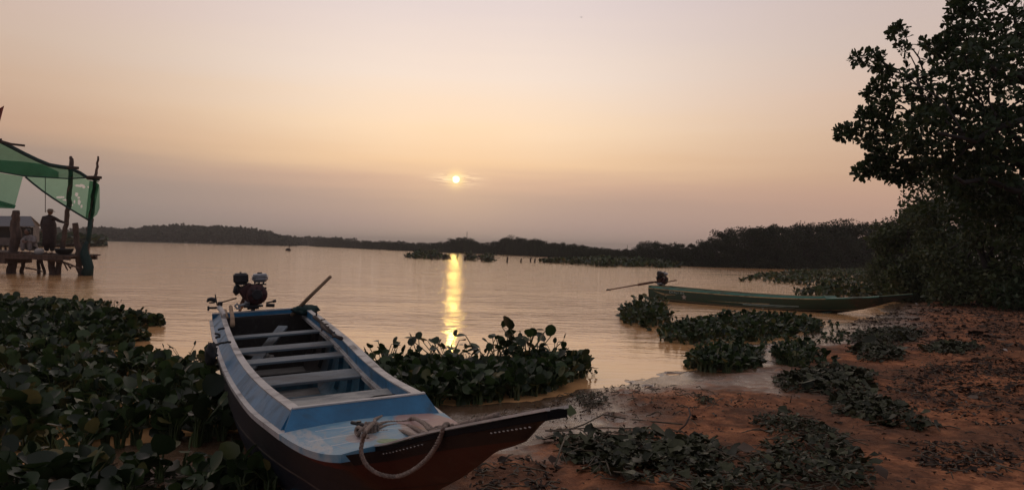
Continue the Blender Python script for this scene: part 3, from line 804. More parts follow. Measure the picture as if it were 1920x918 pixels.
# knot turns
for k in range(4):
    c0 = bw(694, 806, .03); an0 = rng.uniform(0, 1)
    ax = Vector((CR*1.0)); ay = Vector((0, .2, 1)).normalized()
    ctr = c0+ax*(k-1.5)*.011
    laid(mb, [ctr+Vector((0, math.cos(a+an0)*.016, math.sin(a+an0)*.026))+ax*a*.0012 for a in np.linspace(0, 6.6, 9)])
laid(mb, [bw(690, 822, .02), bw(681, 806, .04), bw(672, 800, .045), bw(667, 806, .03), bw(671, 816, .02), bw(676, 806, .05), bw(690, 797, .045)])
0 and print('DBG', [tuple(round(x) for x in project(along(q, .5, .024)[0])[:2])+(round(along(q,.5,.024)[1][2],2),) for q in (820, 850, 880, 910, 938)])
ro = mb.build('mooring_rope', M['rope'], None, True); tag(ro, 'thick twisted beige rope coiled and looped over the prow of the blue boat', 'rope')
mb = MB()
mb.tube([bw(752, 741, .085), bw(750, 752, .06), bw(744, 764, .04), bw(733, 773, .02), bw(715, 780, .02), bw(703, 785, .03), bw(702, 790, .035), bw(710, 795, .03)], .0062, 7)
ro = mb.build('rope_end', M['rope'], None, True); tag(ro, 'stiff bare rope end leaning up against the blue front board', 'rope')
mb = MB(); mb.tube([bw(690, 748, .045), bw(702, 743, .05), bw(716, 741, .05), bw(734, 740, .045), bw(740, 739, .03)], .0045, 6)
tag(mb.build('cord', M['black'], None, True), 'black cord lying on the pale foremost seat of the blue boat', 'cord')

# ------------------------------------------------------------------ engines
def make_engine(name, label, col, M4, s=1.0, handle=True, group='longtail engines on the boat sterns'):
    """small petrol engine on a swivel with long tail; local x toward the bow, y to the viewer's right, z up"""
    root = bpy.data.objects.new(name, None); COL.objects.link(root); root.matrix_world = M4; root.scale = (s, s, s)
    root.empty_display_size = .1; tag(root, label, 'engine', group)
    BM, RM, GM = M['blackmetal'], M['redmetal'], M['greymetal']
    mb = MB()   # crankcase and shroud
    mb.box((0, .0, .13), (.20, .17, .16), bev=.03); mb.box((0, -.055, .20), (.16, .16, .14), Matrix.Rotation(.5, 3, 'X'), bev=.02)
    mb.tube([(.10, .04, .165), (.125, .04, .165), (.15, .04, .165), (.165, .04, .165)], [.11, .113, .105, .07], 22)
    mb.build('crankcase', RM, root, True, 35)
    mb = MB(); mb.tube([(.165, .04, .165), (.180, .04, .165)], [.06, .05], 18)
    for k in range(8):
        a = k*math.pi/4; mb.box((.170, .04+.075*math.cos(a), .165+.075*math.sin(a)), (.012, .03, .008), Matrix.Rotation(a, 3, 'X'))
    mb.build('starter', BM, root, True, 35)
    mb = MB(); mb.box((0, -.115, .345), (.16, .155, .115), bev=.022); mb.box((0, -.115, .285), (.13, .12, .02)); mb.box((0, -.115, .405), (.02, .02, .02)); mb.build('air_filter', BM, root, True, 35)
    mb = MB(); mb.box((0, .085, .330), (.17, .17, .075), bev=.03); mb.box((0, .085, .372), (.15, .15, .03), bev=.014); mb.box((0, .085, .356), (.185, .178, .008), bev=.003)
    t_ = mb.build('fuel_tank', GM, root, True, 35)
    mb = MB(); mb.cyl((0, .085, .385), (0, .085, .400), .026); mb.build('cap', BM, t_, True, 40)
    mb = MB(); 
    for yy in (.03, .075, .12): mb.box((0, yy, .282), (.10, .012, .04))
    mb.box((.02, .07, .268), (.14, .15, .012)); mb.build('tank_bracket', BM, root)
    mb = MB(); mb.tube([(-.02, -.15, .17), (-.02, -.17, .20), (-.02, -.16, .24), (-.02, -.14, .27)], [.03, .035, .035, .025], 12)
    mb.box((.03, -.13, .225), (.06, .05, .06), bev=.01); mb.build('muffler', BM, root, True, 35)
    mb = MB()
    for k in range(5): mb.box((0, -.075-.012*k, .235-.015*k), (.15, .006, .13), Matrix.Rotation(.5, 3, 'X'))
    mb.build('cooling_fins', BM, root)
    mb = MB(); mb.cyl((.06, -.16, .045), (.06, -.02, .075), .016, 10); mb.tube([(.06, -.16, .075), (.06, -.19, .05), (.06, -.17, .02), (.06, -.13, .02)], .012, 8)
    mb.cyl((.07, -.06, .06), (.09, -.06, .09), .03, 12); mb.build('carburettor', GM, root, True, 35)
    mb = MB(); mb.box((0, .0, .035), (.24, .20, .02)); mb.box((0, 0, .012), (.10, .12, .03)); mb.cyl((0, 0, -.06), (0, 0, .03), .022)
    mb.cyl((.05, .14, .06), (.05, .24, .075), .009); mb.cyl((.05, .21, .07), (.05, .245, .077), .016); mb.cyl((0, .14, .03), (0, .23, .02), .02); mb.build('mount', BM, root, True, 35)
    for k in range(4):
        a = .6+k*.45; q = (.12, .04+.115*math.cos(a), .165+.115*math.sin(a)); MB().box(q, (.03, .016, .02)).build('bolt', BM, root)
    return root

# blue boat engine
e0 = BB.M @ Vector((-.06, -.105, float(BB.sh(0))+.085))
Me = BB.M.copy(); Me.translation = e0
eng = make_engine('longtail_engine', 'engine with pale grey tank and black air box on the blue boat stern', M, Me, .96)
mb = MB(); mb.tube([(-.1, -.08, .12), (-.7, -.1, -.05), (-1.6, -.12, -.34), (-2.4, -.14, -.62)], .019, 8); mb.tube([(-.12, -.08, .10), (-.55, -.1, -.02)], .03, 8)
mb.build('drive_shaft', M['rust'], eng, True)
mb = MB(); mb.tube([(.02, -.17, .13), (.06, -.27, .11), (.10, -.34, .098)], [.008, .008, .009], 8); h_ = mb.build('tiller_handle', M['wood'], eng, True)
mb = MB(); mb.box((.10, -.34, .085), (.05, .05, .05), bev=.01); mb.tube([(.10, -.47, .115), (.10, -.455, .138), (.10, -.43, .142), (.10, -.40, .135), (.10, -.385, .115), (.10, -.40, .105), (.10, -.45, .105)], [.008, .02, .024, .024, .018, .01, .008], 10)
mb.cyl((.10, -.37, .07), (.10, -.385, .19), .006); mb.cyl((.10, -.47, .05), (.10, -.36, .045), .012); mb.cyl((.10, -.46, .02), (.10, -.46, .07), .01)
mb.build('throttle_grip', M['blackmetal'], h_, True, 40)

# items in the blue boat
def bl(t, s_, z_): return BB.M @ Vector((t, s_, float(BB.sh(min(max(t, 0), 7.2)))+z_))
base = bl(.25, .26, .02); tip = near(620, 518, base.y-.25)
mb = MB(); mb.tube([base, base.lerp(tip, .5)+Vector((0, 0, .006)), tip], [.021, .019, .016], 10)
tag(mb.build('push_pole', M['wood'], None, True), 'wooden pole slanting up over the water from the stern corner of the blue boat', 'pole')
# green net bundle over the starboard quarter
pts = []
def blob_mesh(name, c, rad, mat, seed=0, n=22, amp=.35, label=None, cat=None, sq=1.0):
    V = []; F = []; m_ = n//2
    for i in range(m_+1):
        th_ = math.pi*i/m_
        for k in range(n):
            ph = 2*math.pi*k/n; d = np.array([math.sin(th_)*math.cos(ph), math.sin(th_)*math.sin(ph), math.cos(th_)])
            q = 1+amp*float(vnoise(np.array([d[0]*2+d[2]*3+seed]), np.array([d[1]*2-d[2]+seed*2.1]), 1.4, 3)[0])*2
            V.append((c[0]+rad[0]*d[0]*q, c[1]+rad[1]*d[1]*q, c[2]+rad[2]*d[2]*q*sq))
    for i in range(m_):
        for k in range(n): F.append([i*n+k, i*n+(k+1) % n, (i+1)*n+(k+1) % n, (i+1)*n+k])
    mb = MB(); mb.add(V, F); o = mb.build(name, mat, None, True)
    if label: tag(o, label, cat)
    return o
c_ = bl(.32, .40, .075); 
blob_mesh('net_bundle', c_, (.13, .12, .05), M['greencloth'], 3, amp=.5, label='dark green net bundled over the stern corner of the blue boat', cat='net')
mb = MB()
def rim(px, py, zo=.10): return BB.M @ BB.on(px, py, zo)
path = [rim(*q) for q in ((589, 594), (602, 604), (606, 613), (618, 622), (627, 629), (640, 634))]
mb.tube(path, [.016, .014, .02, .012, .010, .016], 7)
mb.tube([rim(591, 592, .12), rim(606, 606, .12), rim(622, 624, .11)], .009, 6)
for (a, b_) in (((593, 592), (594, 583)), ((604, 607), (616, 607)), ((606, 612), (603, 620)), ((622, 625), (628, 622)), ((630, 630), (622, 632)), ((612, 615), (617, 612)), ((598, 600), (610, 598)), ((609, 612), (600, 612))):
    d = project(rim(*a))[2]; mb.tube([near(*a, d), near(*b_, d)], [.009, .005], 5)
tag(mb.build('branch', M['twig'], None, True), 'thin dark branch with twigs lying along the right rim of the blue boat', 'branch')
# poles lashed on the port rim
mb = MB(); mb.tube([bl(.05, -.44, .13), bl(.62, -.40, .10)], [.026, .026], 12); tag(mb.build('short_tube', M['cap'], None, True, 40), 'short pale pipe lying on the left stern corner of the blue boat', 'pipe')
mb = MB(); mb.tube([bl(.35, -.34, .16), bl(.9, -.345, .12), bl(1.38, -.36, .095)], [.018, .019, .021], 10); tag(mb.build('bamboo_pole', M['wood'], None, True), 'pale bamboo pole tied against the left rim of the blue boat', 'pole')
mb = MB(); mb.tube([bl(.38, -.39, .13), bl(.8, -.385, .10)], .012, 8); tag(mb.build('bamboo_stick', M['wood'], None, True), 'thinner stick behind the tied bamboo pole in the blue boat', 'stick')
mb = MB()
for n_, (a, b_) in enumerate((((409, 618), (421, 615)), ((403, 625), (413, 628)), ((404, 633), (413, 631)), ((408, 645), (421, 642)), ((421, 642), (433, 641)), ((400, 648), (410, 645)))):
    mb = MB(); d = project(rim(414, a[1], .09))[2]-.03; mb.tube([near(*a, d), near((a[0]+b_[0])/2, (a[1]+b_[1])/2-1, d), near(*b_, d)], .009, 6)
    tag(mb.build('tie_cord', M['black'], None, True), 'short black tie cord on the left rim of the blue boat by the bamboo pole', 'cord', 'tie cords on the left rim of the blue boat')
blob_mesh('fender', near(396, 662, 5.35), (.04, .04, .08), M['black'], 5, amp=.5, label='black bundle hanging on the left outside of the blue boat', cat='bundle')
# loose plank and rags in the hold
mb = MB(); a = bl(1.0, .02, -.20); 
def plank(mb, a, b_, w_, th_):
    a = Vector(a); b_ = Vector(b_); d = (b_-a).normalized(); s_ = d.cross(Vector((0, 0, 1))).normalized(); u = s_.cross(d)
    V = [q+s_*i*w_/2+u*j*th_/2 for q in (a, b_) for i, j in ((-1, -1), (1, -1), (1, 1), (-1, 1))]
    mb.add(V, [[0, 3, 2, 1], [4, 5, 6, 7], [0, 1, 5, 4], [1, 2, 6, 5], [2, 3, 7, 6], [3, 0, 4, 7]])
plank(mb, bl(1.75, -.26, -.25), bl(1.0, .10, .0), .09, .02)
tag(mb.build('loose_plank', M['plank'], None), 'loose grey plank leaning in the dark stern hold of the blue boat', 'plank')
blob_mesh('rag', bl(.95, -.16, -.26), (.16, .07, .035), M['bottom'], 8, amp=.7, label='pale rag lying in the stern hold of the blue boat', cat='rag')

# ------------------------------------------------------------------ green boat
gs = PD(1229, 545, 21.6); gl = 7.6
gtip = PZ(1700, 553, .55)
yaw_g = math.atan2(gtip[0]-gs[0], -(gtip[1]-gs[1]))
Kg = [0, 1.3, 2.6, 3.6, 4.5, 5.1, 5.65, 6.1]
GB = Boat((gs[0]+.20, gs[1]+.3, .33), yaw_g, -.03, .0, 6.75, 4.9,
          (Kg, [.60, .60, .58, .52, .43, .34, .24, .14]),
          ([0, 1.7, 3.5, 4.7, 5.8, 6.8], [.0, -.035, -.04, .0, .10, .24]),
          ([0, 1.7, 3.5, 4.5, 5.2, 5.8, 6.3, 6.8], [-.50, -.53, -.50, -.42, -.30, -.15, .02, .19]),
          ([0, 2.45, 4.9], [.54, .52, .32]), 6.08, ([6.08, 6.4, 6.7, 6.8], [.10, .07, .03, .02]), .53)
g_root = bpy.data.objects.new('wooden_boat', None); COL.objects.link(g_root); g_root.matrix_world = GB.M
tag(g_root, 'dark green long wooden boat with a white star on its side, beached beside floating plants', 'boat', 'longtail boats at the shore')
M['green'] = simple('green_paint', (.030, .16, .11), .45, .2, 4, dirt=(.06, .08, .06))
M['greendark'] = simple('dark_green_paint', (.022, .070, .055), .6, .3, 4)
M['cream'] = simple('ochre_rim', (.42, .33, .17), .5, .2, 6, dirt=(.12, .09, .05))
M['ghull'] = hull_paint('green_hull_paint', (.035, .075, .04, 1), (.014, .052, .032, 1), (.010, .014, .010, 1), (.22, .17, .10, 1), (.020, .026, .016, 1), (.022, .02, .014, 1), 5.5, .27, .03)
M['gstr'] = simple('pale_green_rim', (.34, .48, .46), .4, .2, 5)
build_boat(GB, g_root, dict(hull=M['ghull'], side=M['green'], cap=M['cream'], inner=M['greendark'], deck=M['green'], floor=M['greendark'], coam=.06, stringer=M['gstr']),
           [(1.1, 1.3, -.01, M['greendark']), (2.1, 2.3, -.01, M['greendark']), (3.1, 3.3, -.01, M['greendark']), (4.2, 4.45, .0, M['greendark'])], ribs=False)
# painted star, wordlike marks and long flourishes on the near side of the hull
def hull_pt(B, t, d, out=.006, side=-1):
    y, z_ = section(B, t); dd = float(B.sh(t))-z_; yy = np.interp(d, dd, y); return (t, side*(yy+out), float(B.sh(t))-d)
mb = MB(); st_t, st_d = 1.18, .165; pts = []
for k in range(10):
    r_ = .085 if k % 2 == 0 else .034; a = math.pi/2+k*math.pi/5
    pts.append((st_t+r_*math.cos(a), st_d-r_*math.sin(a)))
V = [hull_pt(GB, a, b_, .010) for a, b_ in pts]+[hull_pt(GB, st_t, st_d, .012)]
mb.add(V, [[10, k, (k+1) % 10] for k in range(10)]); mb.build('painted_star', M['white'], g_root)
def stripe(mb, t0, t1, d0, d1, th0, th1, n=14):
    V = []
    for i in range(n):
        f = i/(n-1); t = t0+(t1-t0)*f; d = d0+(d1-d0)*f; h_ = (th0+(th1-th0)*f)/2
        V += [hull_pt(GB, t, d-h_, .008), hull_pt(GB, t, d+h_, .008)]
    mb.add(V, [[2*i, 2*i+1, 2*i+3, 2*i+2] for i in range(n-1)])
mb = MB(); stripe(mb, 2.4, 4.3, .185, .20, .004, .02); mb.build('painted_flourish', M['gstr'], g_root); mb = MB(); stripe(mb, 2.9, 4.2, .215, .235, .018, .003); mb.build('painted_flourish', M['gstr'], g_root)
for st_ in ((.15, .55, .06, .15, .004, .04), (.56, .80, .15, .14, .04, .003), (.3, .9, .11, .13, .004, .012), (1.9, 3.6, .20, .17, .003, .022)):
    mb = MB(); stripe(mb, *st_); mb.build('painted_flourish', M['cream'], g_root)
# worn hand-painted letter marks near the stern (only vertical and slanted brush strokes remain)
tl = .72
for k, strokes in enumerate([[(0, 0, 0, 1), (0, 0, 1, 0), (0, 1, 1, 1)], [(0, 0, 0, 1), (0, .5, .8, .5), (.8, 0, .8, 1)], [(0, 1, .5, 0), (.5, 0, 1, 1)], [(0, 0, 0, 1), (0, 1, .8, 1)], [(0, 0, 0, 1)], [(0, .5, .5, 0), (.5, 0, 1, .5), (1, .5, .5, 1), (.5, 1, 0, .5)], [(0, 1, .5, 0), (.5, 0, 1, 1)]]):
    for (x0, y0, x1, y1) in strokes:
        mb = MB()
        a = (tl+x0*.045, .035+y0*.05); b_ = (tl+x1*.045, .035+y1*.05); L_ = math.hypot(b_[0]-a[0], b_[1]-a[1]); nx, ny = -(b_[1]-a[1])/L_*.005, (b_[0]-a[0])/L_*.005
        mb.add([hull_pt(GB, a[0]+nx, a[1]+ny, .016), hull_pt(GB, a[0]-nx, a[1]-ny, .016), hull_pt(GB, b_[0]-nx, b_[1]-ny, .016), hull_pt(GB, b_[0]+nx, b_[1]+ny, .016)], [[0, 1, 2, 3]]); mb.build('painted_stroke', M['gstr'], g_root)
    tl += .07
Mg = GB.M.copy(); Mg.translation = GB.M @ Vector((.0, -.05, float(GB.sh(0))+.085))
Mg = Mg @ Matrix.Rotation(.25, 4, 'Y')
eng2 = make_engine('longtail_engine', 'dark petrol engine with a long tail shaft on the stern of the green boat', M, Mg, 1.0)
mb = MB(); shaft_end = eng2.matrix_world.inverted() @ Vector(PD(1141, 543, 21.9)); s0 = Vector((-.05, 0, .10))
mb.tube([s0, shaft_end], [.022, .016], 8); mb.tube([s0.lerp(shaft_end, .12), s0.lerp(shaft_end, .42)], .035, 8); d_ = mb.build('drive_shaft', M['rust'], eng2, True)
mb = MB(); 
for a in (0, math.pi): mb.box(shaft_end+Vector((0, .05*math.cos(a), .05*math.sin(a))), (.01, .09, .04))
mb.cyl(shaft_end, shaft_end+Vector((-.04, 0, 0)), .02); mb.build('propeller', M['blackmetal'], d_)
he = eng2.matrix_world.inverted() @ Vector(PD(1268, 525, 21.2)); mb = MB(); mb.tube([Vector((.1, 0, .10)), he], [.014, .016], 8); mb.build('tiller_handle', M['rust'], eng2, True)
# ------------------------------------------------------------------ water hyacinth
HM = [M['hyacinth'], M['hyacinth_stalk']]
mat_far = pxpoly([(-500, 578), (-200, 572), (0, 572), (100, 574), (190, 578), (262, 586), (306, 604), (322, 616), (290, 622), (262, 640), (240, 652), (150, 660), (0, 665), (-400, 668)])
pts, hf = ragged(mat_far, 1700, -.02, .1)
hyacinth_mat('hyacinth_mat', pts, .21*hf*rng.uniform(.6, 1.25, len(pts)), 7, .115*rng.uniform(.5, 1.25, len(pts)), 'broad dark mat of floating leaves beyond the left corner, reaching to the pier water')
mat_near = pxpoly([(-700, 668), (-100, 664), (60, 664), (200, 668), (262, 676), (330, 690), (385, 690), (402, 700), (420, 740), (438, 790), (440, 835), (330, 850), (200, 858), (60, 850), (0, 846), (-500, 860)])
pts = scatter(mat_near, 760, -.01); pts[:, 2] = np.maximum(height(pts[:, 0], pts[:, 1]), -.02)
hyacinth_mat('hyacinth_mat', pts, (.145+.09*np.clip((pts[:, 0]+3.3)/1.0, 0, 1))*rng.uniform(.4, 1.4, len(pts)), 8, .105*rng.uniform(.5, 1.4, len(pts)), 'near left mat of large round dark leaves pressed against the blue boat')
# floating bed right of the blue boat
bed = pxpoly([(640, 716), (700, 700), (780, 706), (870, 708), (960, 700), (1030, 696), (1085, 694), (1100, 704), (1060, 722), (1000, 746), (900, 760), (800, 768), (740, 752), (680, 730)])
pts = scatter(bed, 360, -.02); 
hyacinth_mat('hyacinth_mat', pts, .20*rng.uniform(.6, 1.2, len(pts)), 7, .10, 'low dense leaves at the foot of the plant clump right of the blue boat')
# taller single plants in that clump
variants = []
for k in range(9):
    lv, p = hyacinth_parts(np.zeros((1, 3)), .40, 8 if k < 5 else 5, .125, .55 if k < 5 else .75, .3, .45 if k < 5 else .66)
    variants.append((parts_mesh('leaves', [(*lv, 0)], [M['hyacinth']]), parts_mesh('stalks', [(*q, 0) for q in p], [M['hyacinth_stalk']])))
def plant(px, py, topy, label, group='tall water hyacinths right of the blue boat', k=None):
    g = PZ(px, py, 0); d = g[1]; want = (py-topy)/FPX*d*.93
    r = empty('water_hyacinth', (g[0], g[1], max(hz(g[0], g[1]), -.03)), label, 'plant', group, rng.uniform(0, 6.28))
    s_ = want/.41; r.scale = (min(s_, 1.15)*1.0, min(s_, 1.15), s_)
    a, b_ = variants[(int(rng.integers(5, 9)) if topy < 646 else int(rng.integers(5))) if k is None else k]
    link('leaves', a, r); link('stalks', b_, r)
for i, (px, py, ty) in enumerate([(655, 712, 660), (690, 712, 668), (716, 708, 634), (732, 712, 640), (752, 712, 650), (770, 716, 662), (785, 706, 655), (800, 712, 655), (818, 706, 668), (835, 702, 628), (846, 712, 640), (858, 706, 645),
                               (875, 706, 662), (892, 702, 645), (908, 700, 652), (922, 704, 664), (934, 700, 626), (950, 706, 640), (962, 700, 632), (975, 702, 628), (985, 698, 606), (1000, 702, 628), (1012, 706, 644), (1026, 700, 646),
                               (1040, 700, 636), (1052, 704, 658), (1066, 700, 668), (1082, 700, 676), (1100, 702, 680), (1112, 704, 686), (740, 722, 668), (800, 724, 672), (860, 724, 676), (920, 722, 676), (980, 718, 664), (1030, 716, 670)]):
    top = {20: 'tallest hyacinth of the clump right of the blue boat, one leaf high over the rest', 2: 'hyacinth with two raised leaves at the left end of the clump by the blue boat', 9: 'hyacinth with a leaf crossing the sun glitter on the water',
           24: 'hyacinth with a pale raised leaf near the right end of the clump', 29: 'rightmost low hyacinth of the clump with a big round leaf', 13: 'hyacinth with a big round upright leaf in the middle of the clump'}
    plant(px, py, ty, top.get(i, 'dark round leaved hyacinth crowded in the clump right of the blue boat'))
# extra tall leaves breaking the outline of the clump
for px, py, ty in [(722, 706, 630), (745, 706, 642), (788, 704, 622), (832, 702, 622), (842, 704, 634), (884, 702, 640), (905, 700, 618), (928, 702, 622), (944, 700, 618), (968, 700, 612), (990, 700, 606), (1006, 700, 622), (1034, 700, 632), (1046, 702, 640), (1072, 702, 655)]:
    plant(px, py, ty, 'dark round leaved hyacinth crowded in the clump right of the blue boat', k=int(rng.integers(5, 9)))
for px, py, ty, lb in [(345, 690, 640, 'dark hyacinth standing against the pale water just left of the blue boat'), (378, 700, 655, 'dark hyacinth leaning on the left side of the blue boat'), (305, 690, 662, 'low hyacinth at the tip of the small water inlet on the left'),
                       (262, 600, 576, 'hyacinth at the right tip of the far left mat'), (215, 582, 558, 'hyacinth rising at the far edge of the left mat'), (300, 612, 590, 'small hyacinth at the outermost corner of the far left mat')]:
    plant(px, py, ty, lb, 'hyacinths on the rim of the left mats')
# beds beside the green boat
for poly, n, h_, nl, ls, lb in [
    ([(1160, 592), (1195, 584), (1240, 586), (1262, 598), (1255, 612), (1210, 614), (1170, 608)], 150, .30, 7, .10, 'rounded clump of floating leaves in front of the green boat stern'),
    ([(1225, 622), (1290, 606), (1380, 602), (1460, 600), (1530, 606), (1552, 616), (1530, 630), (1450, 640), (1380, 645), (1300, 650), (1240, 642)], 520, .20, 7, .095, 'long bed of floating leaves along the green boat'),
    ([(1285, 676), (1340, 664), (1400, 664), (1428, 676), (1432, 694), (1380, 706), (1310, 702), (1282, 690)], 210, .17, 7, .075, 'leafy clump stranded at the muddy water edge'),
    ([(1440, 672), (1480, 660), (1530, 668), (1550, 690), (1500, 700), (1450, 694)], 130, .14, 6, .07, 'low leafy clump on the wet mud right of the stranded one'),
    ([(1190, 618), (1300, 598), (1500, 592), (1580, 606), (1640, 640), (1560, 700), (1440, 712), (1330, 716), (1270, 690), (1280, 660)], 330, .07, 5, .065, 'thin scatter of small floating and stranded leaves between the larger beds'),
    ([(1375, 524), (1440, 512), (1600, 506), (1720, 508), (1660, 530), (1560, 538), (1470, 536), (1400, 530)], 900, .26, 6, .20, 'marsh of floating plants beyond the green boat'),
    ([(1480, 552), (1540, 546), (1640, 546), (1650, 560), (1560, 562), (1490, 560)], 160, .32, 6, .16, 'floating plants behind the green boat rim'),
    ([(1000, 492), (1060, 489), (1180, 491), (1290, 496), (1330, 499), (1250, 502), (1130, 500), (1030, 496)], 900, .45, 6, .36, 'far floating plant bed before the middle trees'),
    ([(754, 482), (800, 480), (842, 483), (836, 486), (780, 485)], 160, .6, 6, .36, 'far floating plant bed left of the sun glitter'),
    ([(868, 487), (884, 485), (896, 488), (884, 489)], 40, .5, 6, .35, 'small far plant island right of the sun glitter'),
    ([(900, 489), (915, 487), (928, 490), (912, 491)], 40, .5, 6, .35, 'second small far plant island right of the sun glitter'),
    ([(894, 484), (915, 482.5), (935, 484.5), (915, 485)], 40, .5, 6, .35, 'third small plant island close under the far trees')]:
    g = pxpoly(poly); pts, hf = ragged(g, int(n*.9), -.02, .14); n = len(pts)
    if ls < .2: pts[:, 2] = np.maximum(height(pts[:, 0], pts[:, 1]), -.02)
    hyacinth_mat('hyacinth_mat', pts, h_*hf*rng.uniform(.6, 1.25, n), nl, ls*rng.uniform(.6, 1.1, n), lb)
for px, py, ty, lb in [(1168, 600, 572, 'slender hyacinth at the left tip of the clump before the green boat stern'), (1196, 596, 560, 'tallest hyacinth of the clump before the green boat stern'), (1222, 600, 562, 'hyacinth touching the green boat stern corner'), (1275, 622, 588, 'hyacinth between the two plant beds by the green boat')]:
    plant(px, py, ty, lb, 'hyacinths by the green boat')

# ------------------------------------------------------------------ litter and stranded plants on the bank
def litter(name, poly, n, size, mat, label, lift=.02, shape='oval', stalks=0, upright=.25, cat='litter', pile=0.0):
    poly = pxpoly(poly, .15); n = int(n*1.7); p = scatter(poly, n); d = sdf(p[:, 0], p[:, 1], np.array(poly)); dm = max(d.max(), 1e-3)
    keep = rng.random(n) < np.clip(d/dm*3+.25, 0, 1); keep &= (vnoise(p[:, 0], p[:, 1], 3.2, 3, 21) > -.16) | (rng.random(n) < .25); p = p[keep]; n = len(p); d = d[keep]
    hh = height(p[:, 0], p[:, 1])
    P = np.column_stack([p[:, 0], p[:, 1], hh+lift*rng.random(n)+pile*np.clip(d/dm*2, 0, 1)*rng.random(n)])
    a = rng.uniform(0, 6.28, n); D = np.column_stack([np.cos(a), np.sin(a), rng.normal(upright*.2, upright*.6, n)])
    Nn = np.column_stack([rng.normal(0, .45, n), rng.normal(0, .45, n), np.ones(n)])
    lv = leaves(P, D, Nn, size*.74*rng.lognormal(-.15, .42, n), shape, asp=rng.uniform(.35, 1.3, n), jit=.09)
    parts = [(*lv, 0)]
    if stalks:
        q = scatter(poly, stalks); hq = height(q[:, 0], q[:, 1])+.015; a = rng.uniform(0, 6.28, stalks); L_ = size*rng.uniform(1.2, 3.5, stalks)
        A = np.column_stack([q[:, 0], q[:, 1], hq]); Mid = A+np.column_stack([np.cos(a)*L_*.5, np.sin(a)*L_*.5, rng.uniform(.0, .02+pile*.5, stalks)])
        a2 = a+rng.normal(0, .5, stalks); B_ = Mid+np.column_stack([np.cos(a2)*L_*.5, np.sin(a2)*L_*.5, rng.uniform(-.05, .01, stalks)])
        parts += [(*sticks(A, Mid, .005, 4, .0045), 1), (*sticks(Mid, B_, .0045, 4, .003), 1)]
    me = parts_mesh(name, parts, [mat, M['wiltstalk']]); return tag(link(name, me), label, cat, kind='stuff')
M['wiltstalk'] = simple('wilted_stalk', (.10, .075, .045), .7, .5, 20)
litter('stranded_plants', [(1040, 800), (1110, 792), (1200, 796), (1290, 812), (1350, 826), (1380, 850), (1350, 885), (1260, 905), (1160, 890), (1090, 860), (1050, 830)], 900, .075, M['wilted'], 'dark wilted leaves and stalks piled on the red earth below the prow', .03, 'round', 130, .5, 'plants', .07)
litter('stranded_plants', [(1400, 772), (1480, 768), (1540, 790), (1600, 826), (1640, 870), (1640, 930), (1480, 940), (1300, 935), (1280, 900), (1360, 880), (1420, 850), (1440, 810)], 1700, .062, M['wilted'], 'long heap of dark wilted leaves in the middle of the right bank', .03, 'oval', 150, .45, 'plants', .06)
litter('stranded_plants', [(1560, 725), (1640, 735), (1690, 760), (1760, 790), (1740, 806), (1640, 790), (1580, 770), (1550, 745)], 900, .06, M['wilted'], 'narrow heap of wilted leaves left of the bare orange patch', .03, 'round', 60, .5, 'plants', .08)
litter('stranded_plants', [(1600, 612), (1680, 606), (1740, 616), (1720, 634), (1640, 640), (1590, 628)], 900, .07, M['wilted'], 'flat dark leaf heap on the bank beside the green boat prow', .03, 'round', 50, .5, 'plants', .08)
litter('stranded_plants', [(1590, 650), (1640, 640), (1700, 650), (1690, 668), (1620, 672)], 700, .07, M['wilted'], 'low leaf heap in front of the green boat prow', .03, 'round', 50, .5, 'plants', .08)
litter('stranded_plants', [(1720, 640), (1800, 636), (1850, 646), (1800, 660), (1730, 656)], 500, .07, M['wilted'], 'thin spread of wilted leaves under the right trees', .03, 'round', 30, .5, 'plants', .04)
litter('stranded_plants', [(1450, 690), (1540, 676), (1640, 690), (1650, 720), (1560, 724), (1460, 716)], 1100, .07, M['wilted'], 'tangled leaves and stalks between wet mud and dry bank', .03, 'round', 90, .5, 'plants', .09)
litter('leaf_litter', [(1690, 680), (1800, 668), (1990, 676), (2100, 760), (1990, 850), (1900, 840), (1800, 780), (1710, 760), (1660, 720)], 2300, .06, M['dry'], 'brown dry leaf litter at the right edge of the bank', .02, 'oval', 90, .3)
litter('leaf_litter', [(1060, 750), (1400, 725), (1700, 640), (1950, 600), (2300, 640), (2300, 940), (1700, 950), (1050, 950), (900, 930), (860, 880)], 3000, .042, M['dry'], 'scattered dry leaves all over the red bank', .01, 'oval', 130, .15)
litter('leaf_litter', [(1590, 585), (1700, 565), (1900, 562), (2100, 580), (2050, 680), (1860, 690), (1740, 668), (1640, 640), (1560, 640)], 3000, .10, M['dry'], 'brown leaf litter in the shade before the dark bushes', .02, 'oval', 120, .3)
litter('leaf_litter', [(1690, 820), (1860, 830), (1950, 870), (1850, 900), (1700, 870)], 400, .05, M['dry'], 'small leaf patch in the lower right corner', .02, 'oval', 30, .3)
litter('leaf_litter', [(870, 850), (980, 830), (1040, 850), (1060, 918), (1000, 940), (880, 930)], 260, .055, M['dry'], 'dry leaves and twigs on the earth under the prow', .02, 'oval', 40, .4)
fr = pxpoly([(-500, 850), (-60, 846), (120, 856), (300, 850), (440, 838), (520, 872), (560, 930), (300, 935), (-60, 935), (-500, 930)], .1); fp, hf = ragged(fr, 95, None, .1)
hyacinth_mat('hyacinth_mat', fp, .10*rng.uniform(.4, 1.5, len(fp)), 6, .10*rng.uniform(.5, 1.4, len(fp)), 'loose low leaves creeping over the mud in the lower left corner')
litter('leaf_litter', [(-60, 850), (200, 856), (420, 840), (520, 880), (520, 940), (-60, 940)], 420, .07, M['wilted'], 'fallen leaves on the mud in the lower left corner', .02, 'round', 80, .4)
